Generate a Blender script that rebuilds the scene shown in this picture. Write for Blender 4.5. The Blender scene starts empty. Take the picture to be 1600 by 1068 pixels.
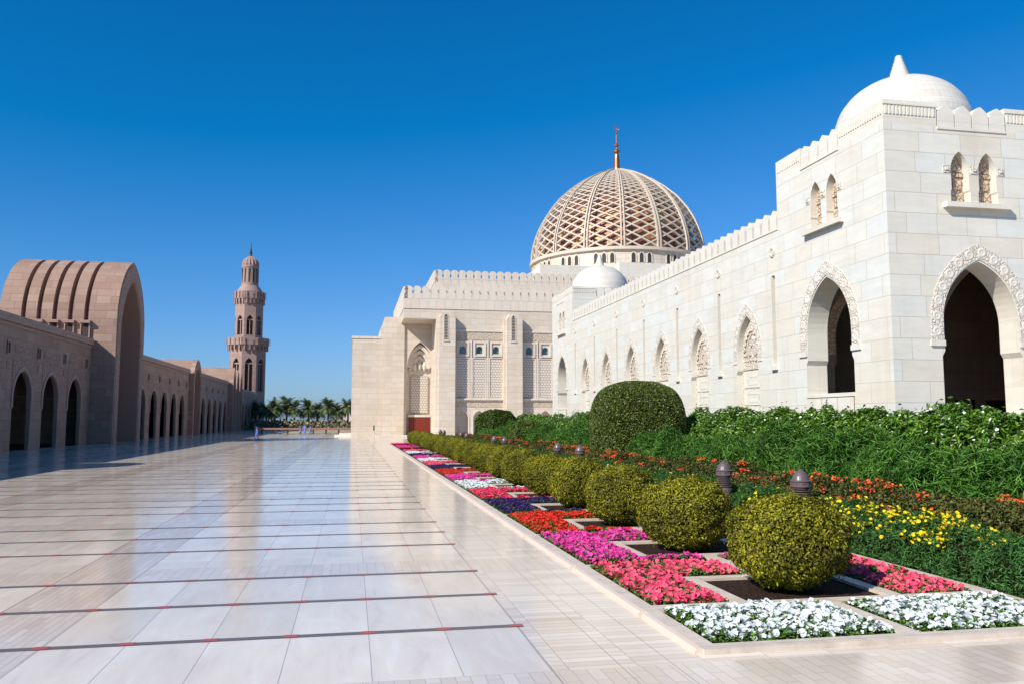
import bpy, math, random
import numpy as np
from mathutils import Vector, Matrix
R_ = math.radians
SC = bpy.context.scene
COL = SC.collection

# ------------------------------------------------------------------ camera
cam_d = bpy.data.cameras.new("camera"); cam = bpy.data.objects.new("camera", cam_d); COL.objects.link(cam)
cam.location = (0, 0, 2.6)
cam.rotation_euler = (R_(90 + 5.4), 0, R_(-11.0036))
cam_d.sensor_width = 36; cam_d.lens = 36 * 1280 / 1600.0; cam_d.clip_start = .1; cam_d.clip_end = 6000
SC.camera = cam
# ------------------------------------------------------------------ light
SUN = Vector((-1, -.65, .87)).normalized()
w = bpy.data.worlds.new("World"); SC.world = w; w.use_nodes = True
nt = w.node_tree; bg = nt.nodes['Background']
sky = nt.nodes.new('ShaderNodeTexSky'); sky.sky_type = 'NISHITA'; sky.sun_disc = False
sky.sun_elevation = math.asin(SUN.z); sky.sun_rotation = math.atan2(SUN.x, SUN.y) % (2 * math.pi)
sky.air_density = 1.0; sky.dust_density = 0.5; sky.ozone_density = 3.0; sky.altitude = 0
mu = nt.nodes.new('ShaderNodeVectorMath'); mu.operation = 'MULTIPLY_ADD'; mu.inputs[1].default_value = (.60, .68, 1.06); mu.inputs[2].default_value = (-.80, -.10, 0)
hs = nt.nodes.new('ShaderNodeVectorMath'); hs.operation = 'MAXIMUM'; hs.inputs[1].default_value = (.02, 0, 0)
nt.links.new(sky.outputs[0], mu.inputs[0]); nt.links.new(mu.outputs[0], hs.inputs[0])
nt.links.new(hs.outputs[0], bg.inputs['Color']); bg.inputs['Strength'].default_value = 0.10
sd = bpy.data.lights.new("sun", 'SUN'); sd.energy = 4.6; sd.angle = R_(.5); sd.color = (1, .95, .86)
so = bpy.data.objects.new("sun", sd); COL.objects.link(so); so.rotation_euler = SUN.to_track_quat('Z', 'Y').to_euler()
so.location = (-60, -40, 60)
SC.view_settings.view_transform = 'Standard'; SC.view_settings.look = 'None'
SC.view_settings.exposure = 0.38; SC.view_settings.gamma = 1
SC.cycles.max_bounces = 6

# ------------------------------------------------------------------ materials
def mat(name, base=(.5, .5, .5), rough=.8, spec=.3, metal=0):
    m = bpy.data.materials.new(name); m.use_nodes = True
    b = m.node_tree.nodes['Principled BSDF']
    b.inputs['Base Color'].default_value = (*base, 1); b.inputs['Roughness'].default_value = rough
    b.inputs['Specular IOR Level'].default_value = spec; b.inputs['Metallic'].default_value = metal
    return m, m.node_tree, b
def N(nt, typ, ins=None, **kw):
    n = nt.nodes.new('ShaderNode' + typ)
    for k, v in kw.items(): setattr(n, k, v)
    for k, v in (ins or {}).items():
        if isinstance(v, bpy.types.NodeSocket): nt.links.new(v, n.inputs[k])
        else: n.inputs[k].default_value = v
    return n
def M(nt, op, a, b=0.0, c=0.0):
    n = nt.nodes.new('ShaderNodeMath'); n.operation = op
    for i, v in enumerate((a, b, c)):
        if isinstance(v, bpy.types.NodeSocket): nt.links.new(v, n.inputs[i])
        else: n.inputs[i].default_value = v
    return n.outputs[0]
def ramp(nt, fac, stops, interp='LINEAR'):
    n = nt.nodes.new('ShaderNodeValToRGB'); nt.links.new(fac, n.inputs[0]); cr = n.color_ramp; cr.interpolation = interp
    while len(cr.elements) < len(stops): cr.elements.new(.5)
    for e, (p, c) in zip(cr.elements, stops): e.position = p; e.color = (*c, 1) if len(c) == 3 else c
    return n.outputs[0]
def mix(nt, fac, a, b, blend='MIX'):
    n = nt.nodes.new('ShaderNodeMix'); n.data_type = 'RGBA'; n.blend_type = blend
    for i, v in ((0, fac), (6, a), (7, b)):
        if isinstance(v, bpy.types.NodeSocket): nt.links.new(v, n.inputs[i])
        else: n.inputs[i].default_value = v if i == 0 else (*v, 1)
    return n.outputs[2]
def bump(nt, b, h, strength=.3, dist=.02):
    n = N(nt, 'Bump', {'Height': h, 'Strength': strength, 'Distance': dist}); nt.links.new(n.outputs[0], b.inputs['Normal'])

def stone(name, palette, mortar, bw=1.9, bh=.8, rough=.55, gap=.012, spec=.35, grain=.045, grainscale=(.6, .6, 3.)):
    m, nt, b = mat(name, rough=rough, spec=spec)
    uv = N(nt, 'UVMap').outputs[0]
    br = N(nt, 'TexBrick', {'Vector': uv, 'Color1': (0, 0, 0, 1), 'Color2': (1, 1, 1, 1), 'Mortar': (.5, .5, .5, 1), 'Scale': 1.0,
                            'Mortar Size': gap, 'Mortar Smooth': 0.0, 'Brick Width': bw, 'Row Height': bh})
    br.offset = .37; br.squash = .72; br.squash_frequency = 3
    col = ramp(nt, br.outputs['Color'], [(i / max(1, len(palette) - 1), c) for i, c in enumerate(palette)], 'LINEAR')
    geo = N(nt, 'NewGeometry').outputs['Position']
    mp = N(nt, 'Mapping', {'Vector': geo, 'Scale': grainscale})
    nz = N(nt, 'TexNoise', {'Vector': mp.outputs[0], 'Scale': 1.3, 'Detail': 8., 'Roughness': .65, 'Distortion': .6}).outputs[0]
    g = ramp(nt, nz, [(.28, (1 - grain * 2.2,) * 3), (.62, (1 + grain * .4,) * 3)])
    col = mix(nt, 1.0, col, g, 'MULTIPLY')
    sv = N(nt, 'Mapping', {'Vector': geo, 'Scale': (1.1, 1.1, .12)})
    sn = N(nt, 'TexNoise', {'Vector': sv.outputs[0], 'Scale': .9, 'Detail': 7., 'Roughness': .6}).outputs[0]
    col = mix(nt, 1.0, col, ramp(nt, sn, [(.30, (.94, .93, .91)), (.5, (1., 1., 1.))]), 'MULTIPLY')
    col = mix(nt, br.outputs['Fac'], col, mortar)
    nt.links.new(col, b.inputs['Base Color'])
    f = N(nt, 'TexNoise', {'Vector': geo, 'Scale': 9., 'Detail': 6.}).outputs[0]
    h = M(nt, 'SUBTRACT', M(nt, 'MULTIPLY', f, .35), br.outputs['Fac'])
    bump(nt, b, h, .35, .012)
    return m
def carved(name, c1, c2, sc=6., kind='VORONOI', rough=.7, depth=.03):
    m, nt, b = mat(name, c1, rough, .25)
    uv = N(nt, 'UVMap').outputs[0]
    if kind != 'BRICK':
        v = N(nt, 'TexVoronoi', {'Vector': uv, 'Scale': sc}, feature='DISTANCE_TO_EDGE').outputs['Distance']
        h = ramp(nt, v, [(.03, (0, 0, 0)), (.16, (1, 1, 1))])
    else:
        br = N(nt, 'TexBrick', {'Vector': uv, 'Scale': sc, 'Mortar Size': .07, 'Mortar Smooth': .2, 'Brick Width': .62, 'Row Height': .55})
        br.offset = .5
        wv = N(nt, 'TexVoronoi', {'Vector': uv, 'Scale': sc * 1.4}, feature='DISTANCE_TO_EDGE').outputs['Distance']
        h = ramp(nt, br.outputs['Fac'], [(0, (1, 1, 1)), (1, (0, 0, 0))])
    col = mix(nt, h, c2, c1); nt.links.new(col, b.inputs['Base Color'])
    bump(nt, b, h, .9, depth)
    return m
def leafmat(name, cols, rough=.55, trans=.0, spec=.25):
    m, nt, b = mat(name, rough=rough, spec=spec)
    a = N(nt, 'Attribute', attribute_name='tone').outputs['Fac']
    col = ramp(nt, a, [(i / (len(cols) - 1), c) for i, c in enumerate(cols)])
    nt.links.new(col, b.inputs['Base Color'])
    if trans > 0:
        t = N(nt, 'BsdfTranslucent', {'Color': col}); ms = N(nt, 'MixShader', {0: trans, 1: b.outputs[0], 2: t.outputs[0]})
        nt.links.new(ms.outputs[0], nt.nodes['Material Output'].inputs[0])
    return m

WHITE = stone('white_marble_blocks', [(0.658, 0.625, 0.534), (0.677, 0.649, 0.558), (0.677, 0.620, 0.506), (0.687, 0.658, 0.576), (0.654, 0.658, 0.600), (0.696, 0.668, 0.586), (0.668, 0.616, 0.511)], (0.477, 0.439, 0.353), 1.85, .81, .42)
WHITEP = stone('white_marble_plain', [(0.670, 0.641, 0.553), (0.699, 0.660, 0.572), (0.660, 0.603, 0.506)], (0.526, 0.478, 0.412), 2.6, 1.3, .5, .006)
HALLS = stone('hall_cream_stone', [(0.609, 0.513, 0.405), (0.644, 0.557, 0.452), (0.592, 0.487, 0.374), (0.652, 0.574, 0.479)], (0.435, 0.374, 0.304), 2.2, .82, .6, .018)
CREAM = stone('cream_stone_plain', [(0.666, 0.585, 0.477), (0.684, 0.603, 0.504), (0.639, 0.549, 0.441)], (0.414, 0.351, 0.279), 1.22, 4.0, .6, .02)
TAN = stone('pink_sandstone', [(0.333, 0.215, 0.162), (0.377, 0.250, 0.187), (0.311, 0.195, 0.145), (0.407, 0.277, 0.212)], (0.244, 0.148, 0.111), 2.0, .85, .75, .02, spec=.15)
TANP = stone('pink_sandstone_trim', [(0.377, 0.257, 0.200), (0.414, 0.292, 0.230)], (0.252, 0.156, 0.128), 1.6, 2.2, .75, .02, spec=.15)
MINA = stone('minaret_sandstone', [(0.344, 0.234, 0.196), (0.378, 0.261, 0.221), (0.318, 0.211, 0.176)], (0.241, 0.162, 0.137), 2.2, .9, .75, .02, spec=.15)
CARVW = carved('carved_white_marble', (.68, .62, .53), (.60, .53, .44), 6.5)
CARVH = carved('carved_cream_stone', (0.598, 0.502, 0.387), (0.405, 0.317, 0.229), 3.6)
CARVL = carved('lattice_cream_stone', (0.634, 0.572, 0.493), (0.387, 0.317, 0.246), 1.5, 'BRICK')
CARVT = carved('carved_pink_sandstone', (0.370, 0.250, 0.196), (0.252, 0.160, 0.119), 3.2)
CARVB = carved('carved_marble_shade_buff', (.60, .47, .34), (.38, .28, .19), 5.0)  # browner than the wall marble, painting shade into the blind window recesses
REVEAL = mat('reveal_marble', (.70, .62, .53), .6)[0]
REVT = mat('reveal_sandstone', (.36, .22, .16), .75)[0]
INNER = mat('interior_shade_tone', (.34, .27, .22), .8)[0]  # tower ceiling and floor, toned down to paint in room shade
INNERD = mat('opening_shade_and_posts', (.05, .035, .03), .7)[0]  # near-black that paints shade into blind openings; also colours the rail posts
INT_T = mat('arcade_interior_shade', (.035, .024, .021), .8)[0]  # sandstone interior taken near black, its shade put into the colour
DOORM = mat('dark_red_timber', (.22, .035, .018), .45)[0]
GLASSB = mat('blue_tinted_glass', (.05, .13, .16), .08, .8)[0]
DARKM = mat('dark_bronze_grille', (.05, .045, .04), .5)[0]
COPPER = mat('copper_finial_metal', (.38, .15, .07), .35, .5, .7)[0]
GOLDM, nt_, b_ = mat('gilded_inner_dome', (.45, .20, .09), .42, .5, .35)
uvn = N(nt_, 'UVMap').outputs[0]
vv = N(nt_, 'TexVoronoi', {'Vector': uvn, 'Scale': .55}).outputs['Color']
sp = N(nt_, 'SeparateColor', {0: vv}).outputs[0]
nt_.links.new(ramp(nt_, sp, [(0, (.16, .06, .035)), (.5, (.34, .14, .07)), (.8, (.52, .25, .11)), (1, (.75, .48, .20))]), b_.inputs['Base Color'])
LATT = mat('dome_lattice_stone', (.56, .47, .37), .6)[0]
KERBM, nt_, b_ = mat('beige_kerb_stone', (.60, .50, .40), .5)
geo = N(nt_, 'NewGeometry').outputs['Position']
nz = N(nt_, 'TexNoise', {'Vector': geo, 'Scale': 3.5, 'Detail': 8., 'Roughness': .7}).outputs[0]
kc = ramp(nt_, nz, [(.3, (.50, .41, .32)), (.5, (.62, .52, .42)), (.72, (.70, .61, .51))])
sx = N(nt_, 'SeparateXYZ', {0: geo})
jn = M(nt_, 'LESS_THAN', M(nt_, 'PINGPONG', sx.outputs[1], .49375), .006)
nt_.links.new(mix(nt_, jn, kc, (.36, .28, .22)), b_.inputs['Base Color'])
SOILM, nt_, b_ = mat('dark_soil', (.05, .028, .02), .95, .1)
nz = N(nt_, 'TexNoise', {'Vector': N(nt_, 'NewGeometry').outputs['Position'], 'Scale': 22., 'Detail': 8.}).outputs[0]
nt_.links.new(ramp(nt_, nz, [(.35, (.018, .010, .007)), (.7, (.065, .038, .027))]), b_.inputs['Base Color']); bump(nt_, b_, nz, 1., .05)
BOLM = mat('grey_brown_painted_metal', (.115, .085, .085), .38, .5)[0]
BOLD = mat('dark_louvre_metal', (.03, .024, .024), .5)[0]
BARK = mat('brown_bark', (.10, .065, .045), .9, .1)[0]
PALMBARK = mat('palm_bark', (.16, .12, .09), .95, .1)[0]

# ------------------------------------------------------------------ mesh tools
def tag(o, label=None, cat=None, group=None, kind=None):
    if label: o['label'] = label
    if cat: o['category'] = cat
    if group: o['group'] = group
    if kind: o['kind'] = kind
    return o
def empty(name, loc, label, cat, group=None):
    o = bpy.data.objects.new(name, None); COL.objects.link(o); o.location = loc; o.empty_display_size = .3
    return tag(o, label, cat, group)
class MB:
    def __init__(s): s.v = []; s.f = []; s.mi = []; s.cur = 0
    def add(s, vs, fs):
        b = len(s.v); s.v += [tuple(p) for p in vs]; s.f += [tuple(i + b for i in f) for f in fs]; s.mi += [s.cur] * len(fs)
    def quad(s, *p): s.add(p, [tuple(range(len(p)))])
    def box(s, x0, x1, y0, y1, z0, z1):
        s.add([(x0, y0, z0), (x1, y0, z0), (x1, y1, z0), (x0, y1, z0), (x0, y0, z1), (x1, y0, z1), (x1, y1, z1), (x0, y1, z1)],
              [(3, 2, 1, 0), (4, 5, 6, 7), (0, 1, 5, 4), (1, 2, 6, 5), (2, 3, 7, 6), (3, 0, 4, 7)])
    def beam(s, a, b, w, d, nrm):
        a = Vector(a); b = Vector(b); t = (b - a).normalized(); n = Vector(nrm); n = (n - t * n.dot(t)).normalized(); sd = t.cross(n)
        q = [sd * w / 2 + n * d / 2, -sd * w / 2 + n * d / 2, -sd * w / 2 - n * d / 2, sd * w / 2 - n * d / 2]
        s.add([a + k for k in q] + [b + k for k in q], [(0, 1, 5, 4), (1, 2, 6, 5), (2, 3, 7, 6), (3, 0, 4, 7), (3, 2, 1, 0), (4, 5, 6, 7)])
    def lathe(s, c, prof, n=32, a0=0, flute=0., nf=0):
        vs = []; 
        for (r, z) in prof:
            for i in range(n):
                a = a0 + 2 * math.pi * i / n; rr = r * (1 - flute * (.5 - .5 * math.cos(nf * a))) if nf else r
                vs.append((c[0] + rr * math.cos(a), c[1] + rr * math.sin(a), c[2] + z))
        fs = []
        for k in range(len(prof) - 1):
            for i in range(n):
                j = (i + 1) % n; fs.append((k * n + i, k * n + j, (k + 1) * n + j, (k + 1) * n + i))
        fs.append(tuple(range((len(prof) - 1) * n, len(prof) * n)))
        s.add(vs, fs)
    def tube(s, pts, rs, n=7):
        vs = []; P = [Vector(p) for p in pts]
        for k, p in enumerate(P):
            t = (P[min(k + 1, len(P) - 1)] - P[max(k - 1, 0)]).normalized()
            u = t.cross(Vector((.31, .2, .93))).normalized(); w_ = t.cross(u)
            for i in range(n):
                a = 2 * math.pi * i / n; vs.append(p + (u * math.cos(a) + w_ * math.sin(a)) * rs[k])
        fs = [(k * n + i, k * n + (i + 1) % n, (k + 1) * n + (i + 1) % n, (k + 1) * n + i) for k in range(len(P) - 1) for i in range(n)]
        fs.append(tuple(range((len(P) - 1) * n, len(P) * n))); s.add(vs, fs)
    def prism(s, fr, poly, d0, d1):
        n = len(poly); s.add([fr(u, z, d0) for u, z in poly] + [fr(u, z, d1) for u, z in poly],
                             [tuple(range(n)), tuple(range(2 * n - 1, n - 1, -1))] + [(i, i + n, (i + 1) % n + n, (i + 1) % n) for i in range(n)])
    def build(s, name, m, parent=None, smooth=False, loc=None, uv=True):
        base = Vector(parent_world(parent)) if parent else Vector(loc or (0, 0, 0))
        V = np.array(s.v, dtype=np.float64)
        me = bpy.data.meshes.new(name); me.from_pydata((V - np.array(base)).tolist(), [], s.f)
        for x in (m if isinstance(m, (list, tuple)) else [m]): me.materials.append(x)
        if isinstance(m, (list, tuple)): me.polygons.foreach_set('material_index', s.mi)
        if uv:
            me.update(); nl = len(me.loops); li = np.empty(nl, np.int32); me.loops.foreach_get('vertex_index', li)
            npoly = len(me.polygons); nr = np.empty(npoly * 3, np.float32); me.polygons.foreach_get('normal', nr); nr = np.abs(nr.reshape(-1, 3))
            tot = np.empty(npoly, np.int32); me.polygons.foreach_get('loop_total', tot)
            ax = np.repeat(np.where(nr[:, 2] > .75, 2, np.where(nr[:, 0] > nr[:, 1], 0, 1)), tot); P = V[li]
            U = np.where(ax == 0, P[:, 1], P[:, 0]); W = np.where(ax == 2, P[:, 1], P[:, 2])
            ul = me.uv_layers.new(name='UVMap'); ul.data.foreach_set('uv', np.stack([U, W], 1).astype(np.float32).ravel())
        if smooth: me.polygons.foreach_set('use_smooth', [True] * len(me.polygons))
        me.update(); o = bpy.data.objects.new(name, me); COL.objects.link(o)
        if parent: o.parent = parent
        else: o.location = base
        return o
def parent_world(o):
    p = Vector((0, 0, 0))
    while o is not None: p = p + o.location; o = o.parent
    return p
def dup(o, parent, loc=None, rz=None):
    c = o.copy(); COL.objects.link(c); c.parent = parent
    if loc is not None: c.location = loc
    if rz is not None: c.rotation_euler = (0, 0, rz)
    for ch in list(o.children): 
        d = ch.copy(); COL.objects.link(d); d.parent = c
    return c
# frames: (u, z, depth inward) -> world
def frX(X, sgn=1): return lambda u, z, d: (X + sgn * d, u, z)      # face in plane x = X; inward is +x when sgn = 1
def frY(Y, sgn=1): return lambda u, z, d: (u, Y + sgn * d, z)
def arc(w, zs, za, n=9):
    """upper outline, left spring to right spring, of a pointed arch about u=0"""
    h = za - zs; c = max((h * h - w * w) / (2 * w), 0); R = w + c; out = []
    if h <= w * 1.001:
        for i in range(n + 1):
            t = math.pi / 2 * i / n; x = -w * math.cos(t) ; out.append((x, zs + h * (math.sin(t) * .86 + .14 * (1 - abs(x) / w))))
    else:
        t1 = math.acos(c / R)
        for i in range(n + 1):
            t = t1 * i / n; out.append((-(R * math.cos(t) - c), zs + R * math.sin(t)))
    return out + [(-x, z) for x, z in out[-2::-1]]
def opening(u0, w, zb, zs, za, notch=0, zn=0, n=9):
    up = arc(w, zs, za, n)
    if notch: up = [(-w - notch, zn), (-w, zn + notch * 1.7)] + up + [(w, zn + notch * 1.7), (w + notch, zn)]
    return dict(up=[(u0 + x, z) for x, z in up], zb=zb)
def wall(mb, fr, u0, u1, z0, z1, ops, depth, both=False, lid=None, revmi=None, backmi=None, flip=False):
    us = sorted(set([u0, u1] + [p[0] for o in ops for p in o['up']]))
    def at(o, u):
        up = o['up']
        for (a, za), (b, zb) in zip(up[:-1], up[1:]):
            if a <= u <= b and b > a: return za + (zb - za) * (u - a) / (b - a)
        return None
    for d in ([0, depth] if both else [0]):
        for a, b in zip(us[:-1], us[1:]):
            if b - a < 1e-5: continue
            m_ = (a + b) / 2; cov = sorted([o for o in ops if o['up'][0][0] < m_ < o['up'][-1][0]], key=lambda o: o['zb'])
            za = zb = z0
            for o in cov:
                if o['zb'] > z0 + 1e-4: mb.quad(fr(a, za, d), fr(b, zb, d), fr(b, o['zb'], d), fr(a, o['zb'], d))
                e = 1e-7; za, zb = at(o, a + (m_ - a) * 1e-4), at(o, b - (b - m_) * 1e-4)
            mb.quad(fr(a, za, d), fr(b, zb, d), fr(b, z1, d), fr(a, z1, d))
    c0 = mb.cur
    for o in ops:
        if revmi is not None: mb.cur = revmi
        L = [(o['up'][0][0], o['zb'])] + o['up'] + [(o['up'][-1][0], o['zb'])]
        for (a, za), (b, zb) in zip(L[:-1], L[1:]): mb.quad(fr(a, za, 0), fr(b, zb, 0), fr(b, zb, depth), fr(a, za, depth))
        if o['zb'] > z0 + 1e-4 or True: mb.quad(fr(L[0][0], o['zb'], 0), fr(L[-1][0], o['zb'], 0), fr(L[-1][0], o['zb'], depth), fr(L[0][0], o['zb'], depth))
        if o.get('closed'):
            if backmi is not None: mb.cur = backmi
            mb.add([fr(u, z, depth) for u, z in L], [tuple(range(len(L)))])
    mb.cur = c0
def ring(mb, fr, u0, wi, wo, zsi, zai, zao, zb, d0, d1, n=12):
    """raised band following a pointed arch, from zb up one side and down the other"""
    A = [(-wi, zb)] + arc(wi, zsi, zai, n) + [(wi, zb)]; B = [(-wo, zb)] + arc(wo, zsi, zao, n) + [(wo, zb)]
    A = [(u0 + x, z) for x, z in A]; B = [(u0 + x, z) for x, z in B]
    for i in range(len(A) - 1):
        a, b, c, d = A[i], A[i + 1], B[i + 1], B[i]
        mb.quad(fr(*a, d1), fr(*b, d1), fr(*c, d1), fr(*d, d1)); mb.quad(fr(*d, d1), fr(*c, d1), fr(*c, d0), fr(*d, d0)); mb.quad(fr(*a, d0), fr(*b, d0), fr(*b, d1), fr(*a, d1))
    for a, d in ((A[0], B[0]), (A[-1], B[-1])): mb.quad(fr(*a, d1), fr(*d, d1), fr(*d, d0), fr(*a, d0))
def bosses(mb, fr, u0, w, zs, za, zb, r, step, proud):
    """row of round carved rosettes along a pointed arch line"""
    L = [(u0 - w, zb)] + [(u0 + x, z) for x, z in arc(w, zs, za, 14)] + [(u0 + w, zb)]
    pts = []; acc = 0
    for (a, za_), (b, zb_) in zip(L[:-1], L[1:]):
        l = math.hypot(b - a, zb_ - za_); 
        while acc < l: pts.append((a + (b - a) * acc / l, za_ + (zb_ - za_) * acc / l)); acc += step
        acc -= l
    for (u, z) in pts:
        n = 12
        for (ra, rb, da, db) in ((r, r * .78, 0, -proud), (r * .78, r * .6, -proud, -proud), (r * .6, r * .3, -proud, -proud * .1), (r * .3, 0.001, -proud * .1, -proud * .9)):
            for i in range(n):
                t0, t1 = 2 * math.pi * i / n, 2 * math.pi * (i + 1) / n
                mb.quad(fr(u + ra * math.cos(t0), z + ra * math.sin(t0), da), fr(u + ra * math.cos(t1), z + ra * math.sin(t1), da),
                        fr(u + rb * math.cos(t1), z + rb * math.sin(t1), db), fr(u + rb * math.cos(t0), z + rb * math.sin(t0), db))
def merlon_poly(w, h, kind):
    if kind == 'ogee':
        s = [(-.5, 0), (-.5, .62), (-.46, .72), (-.34, .81), (-.20, .90), (-.09, .97), (0, 1.0), (.09, .97), (.20, .90), (.34, .81), (.46, .72), (.5, .62), (.5, 0)]
    else:
        s = [(-.5, 0), (-.5, .36), (-.40, .42), (-.38, .52), (-.42, .60), (-.485, .66), (-.48, .76), (-.41, .88), (-.25, .97), (0, 1)]; s = s + [(-a, b) for a, b in s[-2::-1]]
    return [(a * w, b * h) for a, b in s]
def merlons(parent, fr, us, zb, w, h, t, kind, m):
    """one mesh per crenel tooth, copies share the mesh"""
    mb = MB(); poly = [(us[0] + a, zb + b) for a, b in merlon_poly(w, h, kind)]; mb.prism(fr, poly, 0, t)
    o = mb.build('merlon', m, parent); p0 = Vector(fr(us[0], zb, 0))
    for u in us[1:]:
        c = o.copy(); COL.objects.link(c); c.parent = parent; c.location = o.location + Vector(fr(u, zb, 0)) - p0
def facebox(mb, fr, u0, u1, z0, z1, d0, d1):
    mb.prism(fr, [(u0, z0), (u1, z0), (u1, z1), (u0, z1)], d0, d1)

# ------------------------------------------------------------------ leaves
def leafmesh(name, P, Nn, L, W, tone, mats, rng, fold=.25, spread=.6, midx=None, up=0.):
    """one folded rhombic leaf (2 triangles) per point"""
    n = len(P); Nn = Nn + rng.normal(0, spread, (n, 3)); Nn[:, 2] += up; Nn /= np.linalg.norm(Nn, axis=1)[:, None] + 1e-9
    t = rng.normal(0, 1, (n, 3)); t -= Nn * (t * Nn).sum(1)[:, None]; t /= np.linalg.norm(t, axis=1)[:, None] + 1e-9
    b = np.cross(Nn, t); L = np.broadcast_to(L, n)[:, None]; W = np.broadcast_to(W, n)[:, None]
    a0 = P - t * L / 2; a1 = P + t * L / 2 - Nn * L * .12; s0 = P + b * W / 2 + Nn * W * fold; s1 = P - b * W / 2 + Nn * W * fold
    V = np.stack([a0, s0, a1, s1], 1).reshape(-1, 3)
    F = (np.arange(n)[:, None] * 4 + np.array([[0, 1, 2, 0, 2, 3]])).reshape(-1, 3)
    return rawmesh(name, V, F, np.repeat(tone, 2), mats, None if midx is None else np.repeat(midx, 2))
def rawmesh(name, V, F, tone, mats, midx=None):
    me = bpy.data.meshes.new(name); nf = len(F); k = F.shape[1]
    me.vertices.add(len(V)); me.vertices.foreach_set('co', V.astype(np.float32).ravel())
    me.loops.add(nf * k); me.loops.foreach_set('vertex_index', F.astype(np.int32).ravel())
    me.polygons.add(nf); me.polygons.foreach_set('loop_start', np.arange(0, nf * k, k, dtype=np.int32))
    try: me.polygons.foreach_set('loop_total', np.full(nf, k, np.int32))
    except Exception: pass
    at = me.attributes.new('tone', 'FLOAT', 'FACE'); at.data.foreach_set('value', np.clip(tone, 0, 1).astype(np.float32))
    for m in mats: me.materials.append(m)
    if midx is not None: me.polygons.foreach_set('material_index', midx.astype(np.int32))
    me.update(calc_edges=True); me.validate()
    return me
def fnoise(P, s, seed):
    r = np.random.default_rng(seed); o = np.zeros(len(P))
    for k in range(7):
        d = r.normal(0, 1, 3); d /= np.linalg.norm(d); f = s * (1 + .45 * k); o += np.sin(P @ d * f + r.uniform(0, 6.28)) / (1 + .3 * k)
    return o / 3.2
def put(name, me, parent=None, loc=(0, 0, 0), rz=0, sc=None):
    o = bpy.data.objects.new(name, me); COL.objects.link(o); o.parent = parent; o.location = loc; o.rotation_euler = (0, 0, rz)
    if sc: o.scale = sc
    return o

# ================================================================== SETTING: ground and plaza
gd = MB(); gd.quad((-3000, -600, -.12), (3000, -600, -.12), (3000, 5000, -.12), (-3000, 5000, -.12))
GM, nt_, b_ = mat('dry_ground', (.40, .33, .25), .95, .1)
nz = N(nt_, 'TexNoise', {'Vector': N(nt_, 'NewGeometry').outputs['Position'], 'Scale': .05, 'Detail': 8.}).outputs[0]
nt_.links.new(ramp(nt_, nz, [(.35, (.24, .22, .13)), (.6, (.44, .36, .27))]), b_.inputs['Base Color'])
tag(gd.build('ground', GM), kind='structure')

PM, nt_, b_ = mat('polished_marble_paving', (.6, .58, .55), .12, .5)
geo = N(nt_, 'NewGeometry').outputs['Position']; sx = N(nt_, 'SeparateXYZ', {0: geo}); X, Y = sx.outputs[0], sx.outputs[1]
PY = 6.98; PX = 6.72; SW = .9217
ym = M(nt_, 'FLOORED_MODULO', M(nt_, 'SUBTRACT', Y, 14.33), PY); xm = M(nt_, 'FLOORED_MODULO', M(nt_, 'SUBTRACT', X, 2.09), PX)   # xm: 0..1.19 band, then 6 slabs
inY = M(nt_, 'GREATER_THAN', ym, 1.20)                      # in slab rows
bandXs = M(nt_, 'LESS_THAN', xm, PX - 6 * SW)
border = M(nt_, 'GREATER_THAN', X, 2.09)
ys = M(nt_, 'DIVIDE', M(nt_, 'SUBTRACT', ym, 1.20), 1.9267); xs = M(nt_, 'DIVIDE', M(nt_, 'SUBTRACT', xm, PX - 6 * SW), SW)
# slab tone
cid = N(nt_, 'CombineXYZ', {0: M(nt_, 'FLOOR', M(nt_, 'DIVIDE', M(nt_, 'SUBTRACT', X, 2.09), SW)), 1: M(nt_, 'FLOOR', M(nt_, 'DIVIDE', M(nt_, 'SUBTRACT', Y, 14.33), 1.9267))})
wn = N(nt_, 'TexWhiteNoise', {'Vector': cid.outputs[0]}, noise_dimensions='3D')
off = N(nt_, 'VectorMath', {0: wn.outputs['Color'], 1: (30, 30, 30)}, operation='MULTIPLY')
pv = N(nt_, 'VectorMath', {0: geo, 1: off.outputs[0]}, operation='ADD')
mp = N(nt_, 'Mapping', {'Vector': pv.outputs[0], 'Scale': (1.9, .42, 1), 'Rotation': (0, 0, .12)})
n1 = N(nt_, 'TexNoise', {'Vector': mp.outputs[0], 'Scale': 1.6, 'Detail': 9., 'Roughness': .62, 'Distortion': .5}).outputs[0]
slab = ramp(nt_, n1, [(.28, (.68, .57, .46)), (.42, (.76, .66, .545)), (.55, (.79, .695, .575)), (.70, (.83, .77, .68))])
slab = mix(nt_, 1., slab, ramp(nt_, wn.outputs['Value'], [(0, (.90, .885, .87)), (1, (1.04, 1.04, 1.04))]), 'MULTIPLY')
# brick bands
def bricks(vec, bw, bh, c, mort):
    br = N(nt_, 'TexBrick', {'Vector': vec, 'Color1': (0, 0, 0, 1), 'Color2': (1, 1, 1, 1), 'Mortar': (.5, .5, .5, 1), 'Scale': 1., 'Mortar Size': .0055, 'Mortar Smooth': .1, 'Brick Width': bw, 'Row Height': bh})
    return mix(nt_, br.outputs['Fac'], ramp(nt_, br.outputs['Color'], [(i / (len(c) - 1), k) for i, k in enumerate(c)]), mort)
vsw = N(nt_, 'CombineXYZ', {0: Y, 1: X}).outputs[0]
bandY = bricks(vsw, .42, .153, [(.64, .54, .43), (.70, .60, .49), (.66, .56, .46), (.73, .64, .54)], (.52, .42, .35))
bandX = bricks(vsw, .62, .105, [(.58, .47, .375), (.67, .57, .47), (.61, .50, .41), (.70, .61, .52)], (.50, .39, .31))
bord = bricks(vsw, .152, .76, [(.62, .51, .40), (.75, .66, .55), (.67, .56, .45), (.79, .71, .61), (.71, .61, .49)], (.50, .39, .30))
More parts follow.
